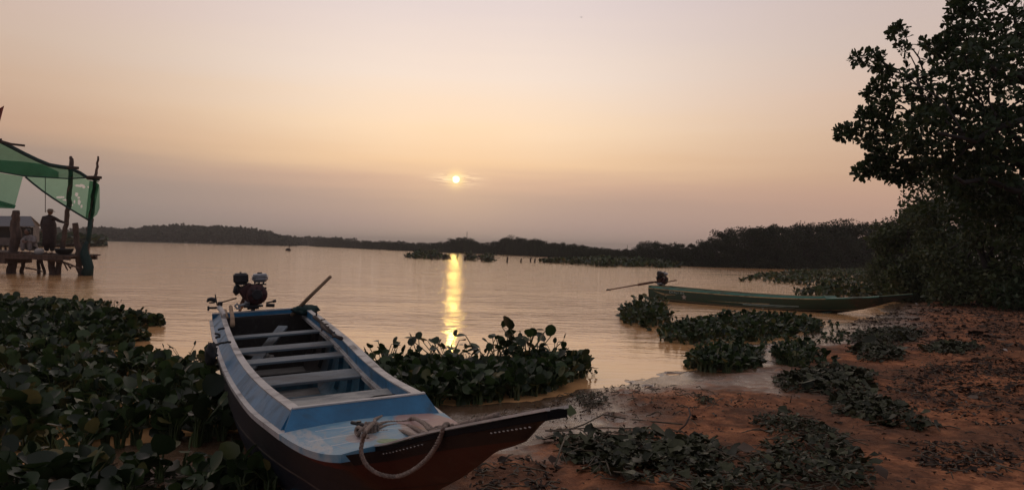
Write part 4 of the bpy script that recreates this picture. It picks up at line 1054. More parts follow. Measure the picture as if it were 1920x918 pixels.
litter('mud_debris', [(760, 772), (880, 752), (1040, 716), (1180, 690), (1290, 706), (1400, 730), (1420, 752), (1240, 760), (1060, 760), (900, 778)], 900, .028, M['dry'], 'dark crumbs and bits of plant on the shiny wet mud', .008, 'oval', 110, .4)
litter('mud_debris', [(1075, 712), (1130, 712), (1150, 736), (1090, 738)], 260, .035, M['wilted'], 'dark weed clot on the wet mud right of the hyacinth clump', .02, 'oval', 40, .5)
litter('mud_debris', [(1300, 732), (1335, 730), (1345, 744), (1310, 748)], 150, .03, M['wilted'], 'small dark weed clot at the edge of the dry earth', .03, 'oval', 10, .5)
# single leaves and scraps that stand out
def one_leaf(px, py, size, label, mat, az, tilt=.2, shape='oval', z0=.02, name='fallen_leaf', group=None, tone=.97, asp=1.0):
    g = PZ(px, py, .15); z_ = hz(g[0], g[1]); g = PZ(px, py, z_); 
    if mat is M['dry'] or mat is M['wilted']: size *= .66
    lv = leaves(np.zeros((1, 3)), np.array([[math.cos(az), math.sin(az), tilt]]), np.array([[.1, -.5, 1.0]]), size, shape, np.array([tone]), asp, .05)
    me = parts_mesh(name, [(*lv, 0)], [mat]); o = link(name, me); o.location = (g[0], g[1], z_+z0); tag(o, label, 'leaf' if 'leaf' in name else 'scrap', group); return o
one_leaf(1415, 862, .17, 'large curled tan leaf lying on the dark leaf heap', M['dry'], 2.9, .25, z0=.05, asp=1.5)
one_leaf(1452, 862, .08, 'small pale folded leaf beside the large tan one', M['dry'], 3.0, .1, z0=.05, tone=1)
one_leaf(1660, 905, .16, 'broad grey brown leaf at the bottom right of the heap', M['dry'], 1.5, .5, z0=.03, tone=.9, asp=1.3)
one_leaf(1180, 850, .14, 'greenish pale round leaf on the heap below the prow', M['wilted'], .5, .4, 'round', .06, tone=1)
one_leaf(1165, 900, .16, 'dark green leaf at the bottom of the heap below the prow', M['wilted'], -1.3, .2, 'round', .05, tone=.8)
one_leaf(235, 722, .20, 'bright pale oval leaf lying across the near left mat', M['hyacinth'], 3.1, -.1, 'round', .22, tone=1.0, asp=.5)
one_leaf(272, 742, .15, 'second pale rounded leaf right of the bright oval one', M['hyacinth'], .3, .1, 'round', .18, tone=.97)
one_leaf(930, 870, .12, 'dark cupped dead leaf on the earth just under the prow', M['dry'], .2, .3, z0=.02, tone=.3, asp=1.5)
one_leaf(1035, 872, .10, 'grey brown stump like leaf right of the prow tip', M['dry'], 1.6, .9, z0=.01, tone=.7, asp=1.6)
one_leaf(1066, 785, .12, 'green arrow shaped leaf beside the prow tip', M['bushleaf'], 1.3, .8, 'oval', .02, tone=.9, asp=1.4)
one_leaf(1480, 755, .16, 'thin brown pointed sprout standing on the orange earth', M['dry'], 1.5, 3.5, 'blade', .0, tone=.5, asp=2)
one_leaf(1550, 860, .14, 'torn tan leaf standing up in the long heap', M['dry'], 1.2, 2.5, 'oval', .02, tone=.95, asp=.7)
for px, py, s_, lb in [(895, 742, .04, 'small white scrap on the mud behind the prow'), (916, 757, .035, 'smaller white scrap right of the first one on the mud'), (1722, 572, .11, 'white scrap on the ground before the dark bushes'), (1745, 556, .09, 'white scrap close under the bushes'),
                   (1660, 723, .05, 'white paper scrap at the left of the brown litter'), (1845, 838, .045, 'pale flake near the lower right corner'), (1890, 660, .07, 'pale scrap at the right edge by the litter'), (1480, 722, .06, 'pale chip between the leaf tangle and bare earth')]:
    one_leaf(px, py, s_, lb, M['white'], rng.uniform(0, 6), .5, 'quad', .015, 'scrap', 'pale scraps on the ground', asp=1.5)
# curved dry stalks
def curve_px(name, pts, r, mat, label, cat, z0=.02):
    P = []
    for q in pts:
        g = PZ(q[0], q[1], .15); z_ = hz(g[0], g[1]); g = PZ(q[0], q[1], z_); P.append(Vector((g[0], g[1], z_+z0+(q[2] if len(q) > 2 else 0))))
    mb = MB(); mb.tube(P, r, 6); tag(mb.build(name, mat, None, True), label, cat)
curve_px('dry_stalk', [(1022, 812), (1060, 812), (1095, 800), (1130, 786, .02), (1180, 790), (1280, 800)], .006, M['wiltstalk'], 'long curved dry stalk running from the prow across the earth', 'stalk')
curve_px('dry_stalk', [(1268, 816), (1285, 812, .04), (1294, 800, .07), (1290, 794, .10)], .006, M['twig'], 'short hooked stalk with a withered head rising from the heap', 'stalk')
curve_px('dry_stalk', [(1024, 812), (1080, 808), (1140, 806), (1190, 808)], .005, M['wiltstalk'], 'straighter dry stalk just below the long curved one', 'stalk')
curve_px('dry_stalk', [(1040, 880), (1052, 850, .02), (1060, 838, .05)], .006, M['wiltstalk'], 'pale forked stalk beside the grey leaf right of the prow', 'stalk')
curve_px('dry_stalk', [(405, 782), (380, 786), (346, 782), (330, 776)], .006, M['hyacinth_stalk'], 'pale stalk arching through the near left mat', 'stalk', .12)
curve_px('dry_stalk', [(470, 866), (430, 876), (400, 892), (330, 902)], .007, M['wiltstalk'], 'long stalk on the mud at the lower left beside the hull', 'stalk')
mb = MB()
for k in range(9):
    a = k*.35; g = PZ(934, 772, .1)
    mb.tube([Vector((g[0]+.03*math.cos(t), g[1]+.012*k*.3, hz(g[0], g[1])+.035+.03*math.sin(t))) for t in np.linspace(a, a+1.8, 6)], .003, 5)
tag(mb.build('wire_coil', M['white'], None, True), 'small pale coil of stiff string on the mud behind the prow', 'coil')

# ------------------------------------------------------------------ trees
def crown_mesh(name, clumps, n, size, mat, shape='oval', rosette=1, flat=.3, tone=None):
    """leaves spread through lumpy clumps: clumps = (centre, radii, weight)"""
    w_ = np.array([c[2] for c in clumps], float); w_ /= w_.sum(); ci = rng.choice(len(clumps), n, p=w_)
    C = np.array([c[0] for c in clumps])[ci]; Rr = np.array([c[1] for c in clumps])[ci]
    d = unit(rng.normal(0, 1, (n, 3))); rad = rng.random(n)**(1/2.2)
    P = C+d*Rr*rad[:, None]
    if rosette > 1:
        P = np.repeat(P, rosette, 0); dd = np.repeat(d, rosette, 0); a = unit(rng.normal(0, 1, P.shape)+dd*.6+np.array([0, 0, .3])); P = P+a*size*.15
    else: a = unit(rng.normal(0, 1, P.shape)+d*.5)
    Nn = unit(rng.normal(0, flat*2, P.shape)+np.array([0, 0, 1.]))
    lv = leaves(P, a, Nn, size*rng.uniform(.55, 1.2, len(P)), shape, asp=rng.uniform(.8, 1.3, len(P)), jit=.05)
    return parts_mesh(name, [(*lv, 0)], [mat])
def limb(mb, a, b_, r0, r1, wob=.1, n=7, seg=8):
    a = Vector(a); b_ = Vector(b_); L_ = (b_-a).length; P = []; 
    for i in range(n):
        f = i/(n-1); P.append(a.lerp(b_, f)+Vector(rng.normal(0, wob*L_*.12, 3))*(0 < i < n-1)+Vector((0, 0, .10*L_*math.sin(math.pi*f)*wob*3)))
    mb.tube(P, [r0+(r1-r0)*i/(n-1) for i in range(n)], seg); return P

# the broad leaved tree on the right: trunk just outside the picture, limbs reaching in over the shore
TD = 12.0
def T(px, py, d=TD): return PD(px, py, d)
tx, ty = T(2080, 500)[:2]
tr = empty('broadleaf_tree', (tx, ty, hz(tx, ty)-.05), 'tall dark broad leaved tree leaning in from the right edge over the bank', 'tree')
mb = MB(); crown0 = Vector((tx-.2, ty, 3.0))
def loc(v): return Vector(v)-tr.location
Pt = limb(mb, (0, 0, 0), loc(T(2060, 330)), .26, .19, .15, 8, 12)
tips = []
limbs = [((1800, 240), 11.6), ((1720, 150), 12.4), ((1850, 120), 11.2), ((1690, 300), 12.9), ((1900, 20), 12.2), ((1790, 330), 11.0), ((1960, 160), 13.0), ((2200, 40), 12.5), ((2000, -90), 11.5), ((2250, 240), 12), ((1830, 190), 13.4), ((1760, 250), 10.6)]
main = []
for (q, d) in limbs:
    s0 = Pt[int(rng.integers(4, 8))]; e_ = loc(T(q[0], q[1], d)); main.append(limb(mb, s0, e_, .085, .025, .35, 9, 7))
clumps = []
for px, py, d, rx, rz_, w_ in [(1900, 60, 12, 1.0, .75, 1.3), (1830, 40, 12.4, .55, .4, .3), (1850, 150, 11.5, .9, .6, 1.4), (1760, 120, 12.2, .5, .28, .26), (1740, 190, 12, .75, .42, .55), (1700, 240, 12.3, .65, .36, .48), (1680, 150, 12.1, .30, .2, .10),
                       (1800, 260, 11.6, 1.0, .6, 1.6), (1700, 290, 12.0, .55, .32, .33), (1860, 330, 11.8, .9, .7, 1.6), (1770, 320, 12, .6, .35, .7), (1920, 230, 12, .8, .9, 1.5), (1960, 110, 12.6, .8, .8, 1), (2050, 0, 12, 1.1, .9, 1.2), (2080, 260, 12, 1.1, 1.0, 1.2), (2190, 120, 12.2, 1.1, 1.1, 1.2),
                       (1960, 380, 12, .9, .6, 1.2), (1900, 400, 12.2, .8, .6, 1.1), (1990, 470, 12, .8, .7, 1.0), (1820, 380, 12.4, .7, .4, .8), (2100, 420, 12, 1, .8, 1), (1730, 240, 11.2, .4, .3, .4), (1830, 100, 12.8, .8, .5, .9), (2000, -120, 12.2, 1.2, .7, .8)]:
    clumps.append((np.array(loc(T(px, py, d))), np.array([rx, .9*max(rx, .5), rz_]), w_))
sprays = [((1685, 62), .13, (1730, 130)), ((1612, 108), .10, (1680, 130)), ((1640, 112), .14, (1690, 140)), ((1660, 128), .13, (1720, 160)), ((1690, 95), .10, (1740, 160)), ((1580, 250), .09, (1650, 250)), ((1600, 243), .13, (1660, 255)), ((1625, 268), .15, (1680, 270)),
          ((1612, 325), .08, (1660, 310)), ((1640, 315), .14, (1690, 300)), ((1650, 290), .15, (1700, 290)), ((1632, 178), .09, (1690, 190)), ((1648, 160), .12, (1700, 180)), ((1622, 215), .10, (1670, 225)), ((1640, 225), .13, (1690, 230)), ((1665, 195), .17, (1710, 210)),
          ((1740, 85), .13, (1780, 130)), ((1755, 92), .13, (1790, 140)), ((1795, 20), .13, (1840, 60)), ((1790, 62), .10, (1830, 90)), ((1812, 5), .2, (1860, 40)), ((1680, 335), .14, (1720, 300)), ((1700, 330), .12, (1740, 300)), ((1775, 85), .12, (1800, 130)), ((1655, 250), .16, (1710, 250)), ((1670, 320), .16, (1710, 300))]
tw = MB()
for (q, r_, s_) in sprays:
    c_ = np.array(loc(T(*q, 12.1))); clumps.append((c_, np.array([r_, r_, r_*.8]), r_*1.1)); limb(tw, loc(T(*s_, 12.1)), c_, .014, .005, .35, 6, 5)
lv_n = 2550
cm = crown_mesh('crown', clumps, lv_n, .118, M['treeleaf'], 'obovate', 7, .8)
link('crown', cm, tr)
for k in range(90):
    c_ = clumps[int(rng.integers(0, 20))]; e_ = c_[0]+unit(rng.normal(0, 1, 3))*c_[1]*.85; s_ = main[int(rng.integers(len(main)))][int(rng.integers(3, 9))]
    if (Vector(e_)-s_).length < 1.9: limb(tw, s_, e_, .022, .006, .3, 6, 5)
mb.build('trunk', M['bark'], tr, True); tw.build('twigs', M['bark'], tr)

# bushy trees behind the green boat, right
def bush_tree(px, py, d, wpx, hpx, label, mat, n=2600, leaf=.17, name='bushy_tree', group=None, lumps=16, trunk=True, shape='oval'):
    g = PD(px, py, d); z_ = hz(g[0], g[1]); r = empty(name, (g[0], g[1], z_), label, 'tree', group)
    W_ = wpx/FPX*d/2; H_ = hpx/FPX*d; cl = []
    for k in range(lumps):
        a = rng.uniform(0, 6.28); q = rng.random()**.6; zz = rng.uniform(.12, .93); ww = W_*math.sqrt(max(.05, 1-(max(zz, .3)-.3)**2/.55))
        cl.append((np.array([math.cos(a)*q*ww*.8, math.sin(a)*q*ww*.8, zz*H_]), np.array([1, 1, .7])*W_*rng.uniform(.22, .42), 1))
    for k in range(6): a = k*1.05; cl.append((np.array([math.cos(a)*W_*.6, math.sin(a)*W_*.6, .10*H_]), np.array([.4*W_, .4*W_, .12*H_]), 1.1))
    link('crown', crown_mesh('crown', cl, int(n*1.25), leaf, mat, shape, 1, .8), r)
    mb = MB(); P = limb(mb, (0, 0, -.05), (rng.normal(0, .1*W_), 0, H_*.8), .035*H_, .01*H_, .3)
    for k in range(9): c_ = cl[k][0]; limb(mb, P[int(rng.integers(1, 5))], c_, .012*H_, .004*H_, .3, 5, 5)
    mb.build('trunk', M['bark'], r, True); return r
bt = 'bushy dark trees behind the green boat prow'
bush_tree(1690, 548, 26, 120, 190, 'leftmost bushy tree behind the green boat prow, its top against the sky', M['bushleaf'], 5200, .15, group=bt, lumps=20)
bush_tree(1745, 548, 24, 170, 200, 'rounded dense bushy tree right of the leftmost one', M['bushleaf'], 6500, .16, group=bt, lumps=22)
bush_tree(1850, 552, 21, 230, 250, 'wide olive bushy tree in front, under the overhanging crown', M['bushleaf'], 8000, .16, group=bt, lumps=26)
bush_tree(1790, 545, 29, 240, 240, 'tall dark bushy tree behind the olive one', M['treeleaf'], 7000, .2, group=bt, lumps=26)
bush_tree(1960, 560, 19, 200, 260, 'bushy tree cut by the right picture edge', M['treeleaf'], 6500, .16, group=bt, lumps=24)
bush_tree(2120, 560, 20, 240, 280, 'bushy tree beyond the right picture edge', M['treeleaf'], 4500, .18, group=bt, lumps=22)
bush_tree(1660, 552, 34, 90, 130, 'low pale green shrub beside the water behind the green boat', M['bushleaf'], 3600, .14, group=bt, lumps=16)
bush_tree(2300, 570, 18, 260, 300, 'tall bushy tree well right of the picture edge', M['treeleaf'], 3500, .2, group=bt, lumps=20)

# far tree line along the right bank: four shapes, copied tree by tree
protos = []
for k in range(5):
    cl = []
    for j in range(18):
        a = rng.uniform(0, 6.28); q = rng.random()**.6; zz = rng.uniform(.08, .92); ww = math.sqrt(max(.06, 1-(max(zz, .3)-.3)**2/.5))
        cl.append((np.array([math.cos(a)*q*ww*.42, math.sin(a)*q*ww*.42, zz]), np.array([1, 1, .8])*rng.uniform(.10, .18), 1))
    for j in range(9): a = j*.7; cl.append((np.array([math.cos(a)*.3, math.sin(a)*.3, .07]), np.array([.2, .2, .10]), 1))
    c = crown_mesh('crown', cl, 4300, .042, M['farleaf'], 'quad', 1, .8)
    mb = MB(); P = limb(mb, (0, 0, -.02), (0, 0, .75), .03, .01, .3)
    for j in range(7): limb(mb, P[int(rng.integers(1, 5))], cl[j][0], .01, .004, .3, 5, 4)
    t = mb.build('trunk', M['bark'], None, True); tme = t.data; bpy.data.objects.remove(t); protos.append((c, tme))
def far_tree(x, y, wd, h_, label, group, name='shrub_tree'):
    r = empty(name, (x, y, max(hz(x, y), 0)), label, 'tree', group, rng.uniform(0, 6.28)); r.scale = (wd, wd, h_)
    c, t = protos[int(rng.integers(5))]; link('crown', c, r); link('trunk', t, r)
def skyline(pts, x): return float(np.interp(x, [p[0] for p in pts], [p[1] for p in pts]))
sk = [(1190, 462), (1205, 454), (1230, 456), (1250, 462), (1280, 463), (1310, 456), (1335, 452), (1350, 442), (1370, 434), (1400, 432), (1420, 427), (1440, 433), (1470, 425), (1500, 427), (1530, 424), (1560, 422), (1600, 420), (1700, 420), (1900, 420)]
for row, (b0, dd) in enumerate(((0, 0), (0, 9), (0, 20))):
    x = 1196+row*9
    while x < 1760:
        hor = 466+(x-960)*.0262; by = float(np.interp(x, [1186, 1240, 1330, 1460, 1560, 1660], [492, 497, 501, 504, 505, 507]))
        d = EYE*FPX/(by-hor)+2.5+dd+rng.uniform(-1, 1)
        top = skyline(sk, x)+rng.uniform(-2, 7)+(0 if row == 1 else 7 if row == 0 else 2); h_ = (hor-top)/FPX*d+EYE
        g = PD(x, hor, d); far_tree(g[0], g[1], h_*rng.uniform(1.1, 1.5), h_*1.12, 'dark low tree in the continuous wood along the far right bank', 'trees of the wood on the far right bank')
        x += h_*.52/d*FPX*rng.uniform(.8, 1.2)*.75
sk2 = [(592, 446), (640, 448), (660, 452), (720, 452), (780, 456), (830, 455), (850, 450), (872, 446), (886, 452), (900, 455), (930, 456), (945, 447), (965, 446), (985, 451), (1003, 449), (1020, 453), (1060, 457), (1100, 461), (1150, 468), (1185, 470)]
x = 592
while x < 1190:
    hor = 466+(x-960)*.0262; by = float(np.interp(x, [592, 650, 740, 870, 980, 1080, 1186], [461.8, 464.5, 469, 474.5, 479, 484.5, 492]))
    d = EYE*FPX/(by-hor)+5; top = skyline(sk2, x); h_ = (hor-top+rng.uniform(-1.2, 1))/FPX*d+EYE
    if x < 840 or (1050 < x): nm, lb, gr = 'reed_clump', 'dark reed topped thicket along the middle far bank', 'reed thickets on the middle far bank'
    else: nm, lb, gr = 'shrub_tree', 'round shrub tree on the middle far bank near the sun glitter', 'round shrub trees on the middle far bank'
    g = PD(x, hor, d)
    if 862 < x < 880: lb = 'roundest shrub tree right of the sun glitter with a thin mast above it'
    far_tree(g[0], g[1], h_*rng.uniform(1.25, 1.7), h_*1.12, lb, gr, nm)
    g2 = PD(x+4, hor, d+12); far_tree(g2[0], g2[1], h_*1.7, h_*1.0, lb, gr, nm)
    x += max(3.0, h_*.85/d*FPX*.62)
# reed stems fringing that bank
n = 2600; px = rng.uniform(592, 1185, n); hor = 466+(px-960)*.0262; by = np.interp(px, [592, 650, 740, 870, 980, 1080, 1186], [461.8, 464.5, 469, 474.5, 479, 484.5, 492])
d = EYE*FPX/(by-hor)+rng.uniform(.5, 8, n); top = np.array([skyline(sk2, q) for q in px])+rng.uniform(-1.5, 9, n)
A = np.array([[0, 0, EYE]])+np.array([ray(a, b_) for a, b_ in zip(px, hor)])*d[:, None]; A[:, 2] = .1; B_ = A.copy(); B_[:, 2] = (hor-top)/FPX*d+EYE; B_[:, 0] += rng.normal(0, .5, n)
lvp = leaves(A, B_-A, np.tile([[0, -1., .1]], (n, 1)), np.linalg.norm(B_-A, axis=1), 'blade', asp=3.5)
tag(link('reeds', parts_mesh('reeds', [(*lvp, 0)], [M['farleaf']])), 'fringe of upright reeds along the middle far bank', 'reeds', kind='stuff')
# the wooded rise far left: one mass
skl = [(-400, 420), (0, 432), (60, 428), (170, 430), (210, 429), (230, 432), (255, 431), (268, 427), (285, 424), (300, 425), (330, 422), (350, 424), (400, 425), (440, 427), (470, 430), (500, 434), (515, 440), (530, 444), (548, 446), (560, 448), (575, 446), (600, 447), (660, 447)]
n = 42000; px = np.concatenate([rng.uniform(-400, 670, n//4), rng.uniform(150, 640, 3*n//4)]); n = len(px); hor = 466+(px-960)*.0262
dd = rng.random(n)**.7; d = 325+dd*45+np.clip(px-545, 0, 30)*3.5
top = np.array([skyline(skl, q) for q in px])+vnoise(px, dd*20, .11, 3)*5; fr = rng.random(n)**.45
h_ = (hor-top)/FPX*d+EYE; A = np.array([[0, 0, EYE]])+np.array([ray(a, b_) for a, b_ in zip(px, hor)])*d[:, None]; A[:, 2] = .2+h_*fr*(.55+.45*dd)
D = unit(rng.normal(0, 1, (n, 3))); lvp = leaves(A, D, rng.normal(0, 1, (n, 3)), rng.uniform(.9, 1.7, n), 'quad', asp=1.6)
tag(link('far_wood', parts_mesh('far_wood', [(*lvp, 0)], [M['farleaf']])), 'low wooded rise along the horizon at the far left', 'wood', kind='stuff')
# far islet strip behind the pier
mb = MB(); g0 = PZ(60, 462, 0); g1 = PZ(190, 461, 0); pts = []
iso = pxpoly([(-60, 462), (60, 460), (150, 459.5), (186, 459.2), (193, 460.4), (180, 461.6), (60, 462.5)])
pts = scatter(iso, 700, 0); hyacinth_mat('hyacinth_mat', pts, 1.0*rng.uniform(.5, 1.2, 700), 5, 1.0, 'narrow dark islet of plants seen behind the pier posts')
# ------------------------------------------------------------------ stakes, mast, birds
def stake(px, by, ty, lean, r, label, group, name='stake', nub=None):
    g = PZ(px, by, 0); d = g[1]; h_ = (by-ty)/FPX*d; mb = MB()
    mb.tube([(0, 0, -.5), (lean*.4, 0, h_*.5), (lean, 0, h_)], [r, r*.9, r*.7], 6)
    if nub: mb.tube([(lean*.5, 0, h_*.55), (lean*.5+nub, 0, h_*.9)], [r*.6, r*.4], 5)
    o = mb.build(name, M['twig'], None, True); o.location = (g[0], g[1], 0); tag(o, label, 'stake', group)
for k, x in enumerate([812, 818, 823, 828, 831, 836, 839, 845, 849, 853, 858, 869, 874, 884, 897, 905]):
    stake(x, 485+(x-812)*.03+rng.uniform(-1, 2), 474+(x-812)*.04+rng.uniform(-1, 3), rng.uniform(-.5, .5), .07, 'thin dark stake in the cluster standing in the far water by the sun glitter', 'stakes in the far water at the sun glitter', nub=rng.uniform(-.4, .4) if k % 3 == 0 else None)
for x, b_, t_, lb in [(950, 492, 481, 'dark thin stake with a post like reflection, right of the small plant islands'), (976, 492, 484, 'short thick stake right of the thin one in open water'), (994, 491, 482, 'thin stake left of the far plant bed'), (1002, 492, 484, 'stake leaning at the edge of the far plant bed')]:
    stake(x, b_, t_, .1, .10, lb, 'single stakes in the far water')
for (x0, y0, x1, y1, lb) in [(896, 486, 925, 479, 'long branch slanting out of the far water, right of the glitter'), (930, 489, 915, 480, 'second slanting branch out of the far water'), (938, 484, 912, 483, 'flat lying branch over the far water')]:
    a = PZ(x0, y0, 0); b_ = PD(x1, y1, a[1]); mb = MB(); mb.tube([a, b_], [.07, .04], 5); tag(mb.build('dead_branch', M['twig'], None, True), lb, 'branch')
g = PD(875, 464, 196); mb = MB(); mb.tube([(g[0], g[1], 0), (g[0], g[1], PD(875, 434, 196)[2])], [.10, .06], 5); tag(mb.build('mast', M['twig'], None), 'thin bare mast standing above the round shrub tree', 'mast')
g = PD(1176, 470, 115); mb = MB(); mb.tube([(g[0], g[1], 0), (g[0], g[1], PD(1175, 459, 115)[2])], [.05, .03], 5); tag(mb.build('mast', M['twig'], None), 'short thin pole where the middle bank meets the right wood', 'mast')
# a bird or small float far out on the left
g = PZ(540, 470, 0); mb = MB()
mb.tube([(-.9, 0, .0), (-.5, 0, .18), (0, 0, .26), (.5, 0, .22), (.9, 0, .10)], [.05, .3, .38, .28, .06], 10); mb.tube([(.35, 0, .3), (.42, 0, .8), (.36, 0, 1.25), (.55, 0, 1.35), (.8, 0, 1.3)], [.14, .10, .10, .13, .03], 8)
o = mb.build('waterbird', M['twig'], None, True); o.scale = (.55, .55, .8); o.location = (g[0], g[1], 0); tag(o, 'lone dark bird shape floating on the open water at the left', 'bird')
mb = MB(); g = PD(1090, 33, 55); mb.tube([(-.5, 0, .12), (-.2, 0, .16), (0, 0, 0), (.2, 0, .16), (.5, 0, .12)], [.01, .05, .09, .05, .01], 6); mb.tube([(0, -.25, 0), (0, 0, 0), (0, .3, 0)], [.02, .08, .03], 6)
o = mb.build('flying_bird', M['black'], None, True); o.location = tuple(g); o.scale = (.22, .22, .22); tag(o, 'tiny dark bird high in the sky right of centre', 'bird')
# small pale birds in front of the far right wood
for px, py, lb in [(1443, 490, 'topmost pale egret before the far right wood'), (1471, 488, 'pale egret right of the topmost one'), (1508, 494, 'pale egret in the middle of the flock'), (1527, 493, 'pale egret right of the middle one'), (1519, 498, 'lowest pale egret of the flock'), (1540, 500, 'pale egret at the right end of the flock'), (1267, 486, 'lone pale egret far left of the flock')]:
    r_ = PD(px, py+4, 84); hh = max(hz(r_[0], r_[1]), 0); mb = MB()
    mb.tube([(-.28, 0, .42), (-.1, 0, .5), (.12, 0, .54), (.22, 0, .52)], [.02, .10, .11, .04], 8); mb.tube([(.18, 0, .55), (.26, 0, .7), (.20, 0, .84), (.30, 0, .90), (.46, 0, .88)], [.05, .03, .03, .045, .008], 7)
    mb.tube([(0, .03, .42), (0, .03, -.1)], .012, 5); mb.tube([(.03, -.03, .42), (.03, -.03, -.1)], .012, 5)
    o = mb.build('egret', M['white'], None, True); o.location = (r_[0], r_[1], max(hh, r_[2]-.45)*0+max(hh, .05)); o.rotation_euler.z = rng.uniform(0, 6); tag(o, lb, 'bird', 'pale birds before the far right wood')

# ------------------------------------------------------------------ the pier with its net awning
D0 = 27.0
def Q(px, py, d=D0): return Vector(PD(px, py, d))
pier = empty('fishing_pier', Q(90, 515), 'rough wooden pier on tree trunk posts at the left edge', 'pier'); pl = pier.location
def part(name, mb, mat, parent=None, smooth=True, shift=pl):
    mb.v = [tuple(Vector(v)-shift) for v in mb.v]; return mb.build(name, mat, parent, smooth)
def crooked(name, pts, rs, mat, label=None, parent=pier, n=10, d=D0, deep=True):
    P = [Q(x, y, d) for x, y in pts]
    if deep: P.append(Vector((P[-1].x, P[-1].y, -.6))); rs = list(rs)+[rs[-1]]
    R = []; S = []
    for i in range(len(P)-1):
        for k in range(5):
            f = k/5; R.append(P[i].lerp(P[i+1], f)+Vector((rng.normal(0, .012), rng.normal(0, .012), 0))); S.append((rs[i]*(1-f)+rs[i+1]*f)*rng.uniform(.93, 1.07))
    R.append(P[-1]); S.append(rs[-1]); mb = MB(); mb.tube(R, S, n); o = part(name, mb, mat, parent)
    if label: o['label'] = label
    return o
crooked('post', [(30, 395), (28, 420), (31, 440), (24, 470), (22, 515)], [.11, .14, .18, .14, .16], M['pole'], 'thick forked trunk post', n=12)
crooked('post', [(133, 294), (135, 302), (131, 340), (130, 380), (124, 420), (118, 460), (110, 500), (104, 530)], [.05, .075, .075, .085, .075, .085, .095, .08], M['pole'], 'tall crooked pole leaning to the right')
crooked('post', [(185, 293), (180, 325), (176, 360), (172, 400), (168, 430), (165, 455), (161, 490), (160, 517)], [.03, .05, .06, .09, .09, .07, .07, .07], M['pole'], 'thin outermost pole wrapped in green net')
crooked('post', [(142, 418), (144, 450), (149, 480), (148, 500), (152, 512)], [.10, .09, .12, .10, .11], M['pole'], 'short stout post with a flat top')
crooked('post', [(95, 475), (97, 500), (101, 520)], [.11, .12, .14], M['pole'], n=8)
for x0, y0, x1, y1, r_ in [(45, 485, 41, 508, .07), (72, 486, 73, 506, .06), (76, 486, 84, 508, .05), (90, 486, 97, 506, .05), (107, 490, 112, 508, .05)]:
    crooked('post', [(x0, y0), (x1, y1)], [r_, r_], M['pole'], d=D0+.5, n=7)
mb = MB(); mb.tube([Q(-60, 478, 27.6), Q(25, 479, 27.4), Q(40, 481, 27.2)], [.20, .20, .18], 8, flat=1.0); part('beam', mb, M['pole'], pier)
mb = MB(); mb.box((Q(-20, 481, 27)).to_tuple(), (2.1, 1.5, .40)); part('beam', mb, M['pole'], pier, False)
for i in range(9):
    mb = MB(); y_ = 26.3+i*.22; mb.box((Q(92, 478, 27).x+rng.normal(0, .03), y_, Q(92, 477, 27).z+rng.normal(0, .01)), (2.35, .17, .05), Matrix.Rotation(rng.normal(.01, .006), 3, 'Y')); part('deck_plank', mb, M['pole'], pier, False)
mb = MB(); mb.box((Q(92, 482, 27).x, 26.3, Q(92, 482, 27).z), (2.3, .12, .13)); part('beam', mb, M['pole'], pier, False)
mb = MB(); mb.box((Q(92, 482, 27).x, 28.0, Q(92, 482, 27).z), (2.3, .12, .13)); part('beam', mb, M['pole'], pier, False)
for a, b_, r_ in [((36, 481), (118, 491), .05), ((105, 487), (150, 503), .035), ((118, 490), (127, 507), .03), ((124, 493), (133, 504), .03), ((48, 502), (80, 509), .03), ((130, 500), (145, 500), .025), ((100, 484), (122, 494), .04)]:
    mb = MB(); mb.tube([Q(*a, 26.4), Q((a[0]+b_[0])/2, (a[1]+b_[1])/2-1, 26.4), Q(*b_, 26.4)], [r_, r_*.9, r_*.7], 7); part('brace', mb, M['pole'], pier)
mb = MB(); mb.tube([Q(100, 461, 27.8), Q(150, 458, 27.8)], .045, 7); part('rail', mb, M['pole'], pier)

# awning
aw = empty('net_awning', Q(90, 330), 'torn translucent green net awning stretched between the pier poles', 'awning'); al = aw.location
mt, N, b = base_mat('green_net')
tcn = N.new('ShaderNodeTexCoord').outputs['Object']; a_ = N.new('ShaderNodeAttribute', attribute_name='tone').outputs['Fac']
n = N.noise(tcn, 2.2, 4, .6); c = N.mix(n, (.012, .10, .06, 1), (.03, .19, .115, 1))
dif = N.new('ShaderNodeBsdfDiffuse'); N.set(dif, 0, c); trl = N.new('ShaderNodeBsdfTranslucent'); N.set(trl, 0, c); tra = N.new('ShaderNodeBsdfTransparent'); tra.inputs[0].default_value = (.50, .80, .62, 1)
m1 = N.new('ShaderNodeMixShader'); m1.inputs[0].default_value = .6; N.l.new(dif.outputs[0], m1.inputs[1]); N.l.new(trl.outputs[0], m1.inputs[2])
m2 = N.new('ShaderNodeMixShader'); hole = N.smooth(N.noise(N.mapping(tcn, (1, 1, 1.6)), 1.9, 2, .5, 1.0), .70, .72)
N.set(m2, 0, N.math('MAXIMUM', N.math('MULTIPLY', a_, N.math('ADD', .95, N.math('MULTIPLY', n, .3))), 0)); N.l.new(m1.outputs[0], m2.inputs[1]); N.l.new(tra.outputs[0], m2.inputs[2])
N.l.new(m2.outputs[0], N.n['Material Output'].inputs[0]); M['net'] = mt
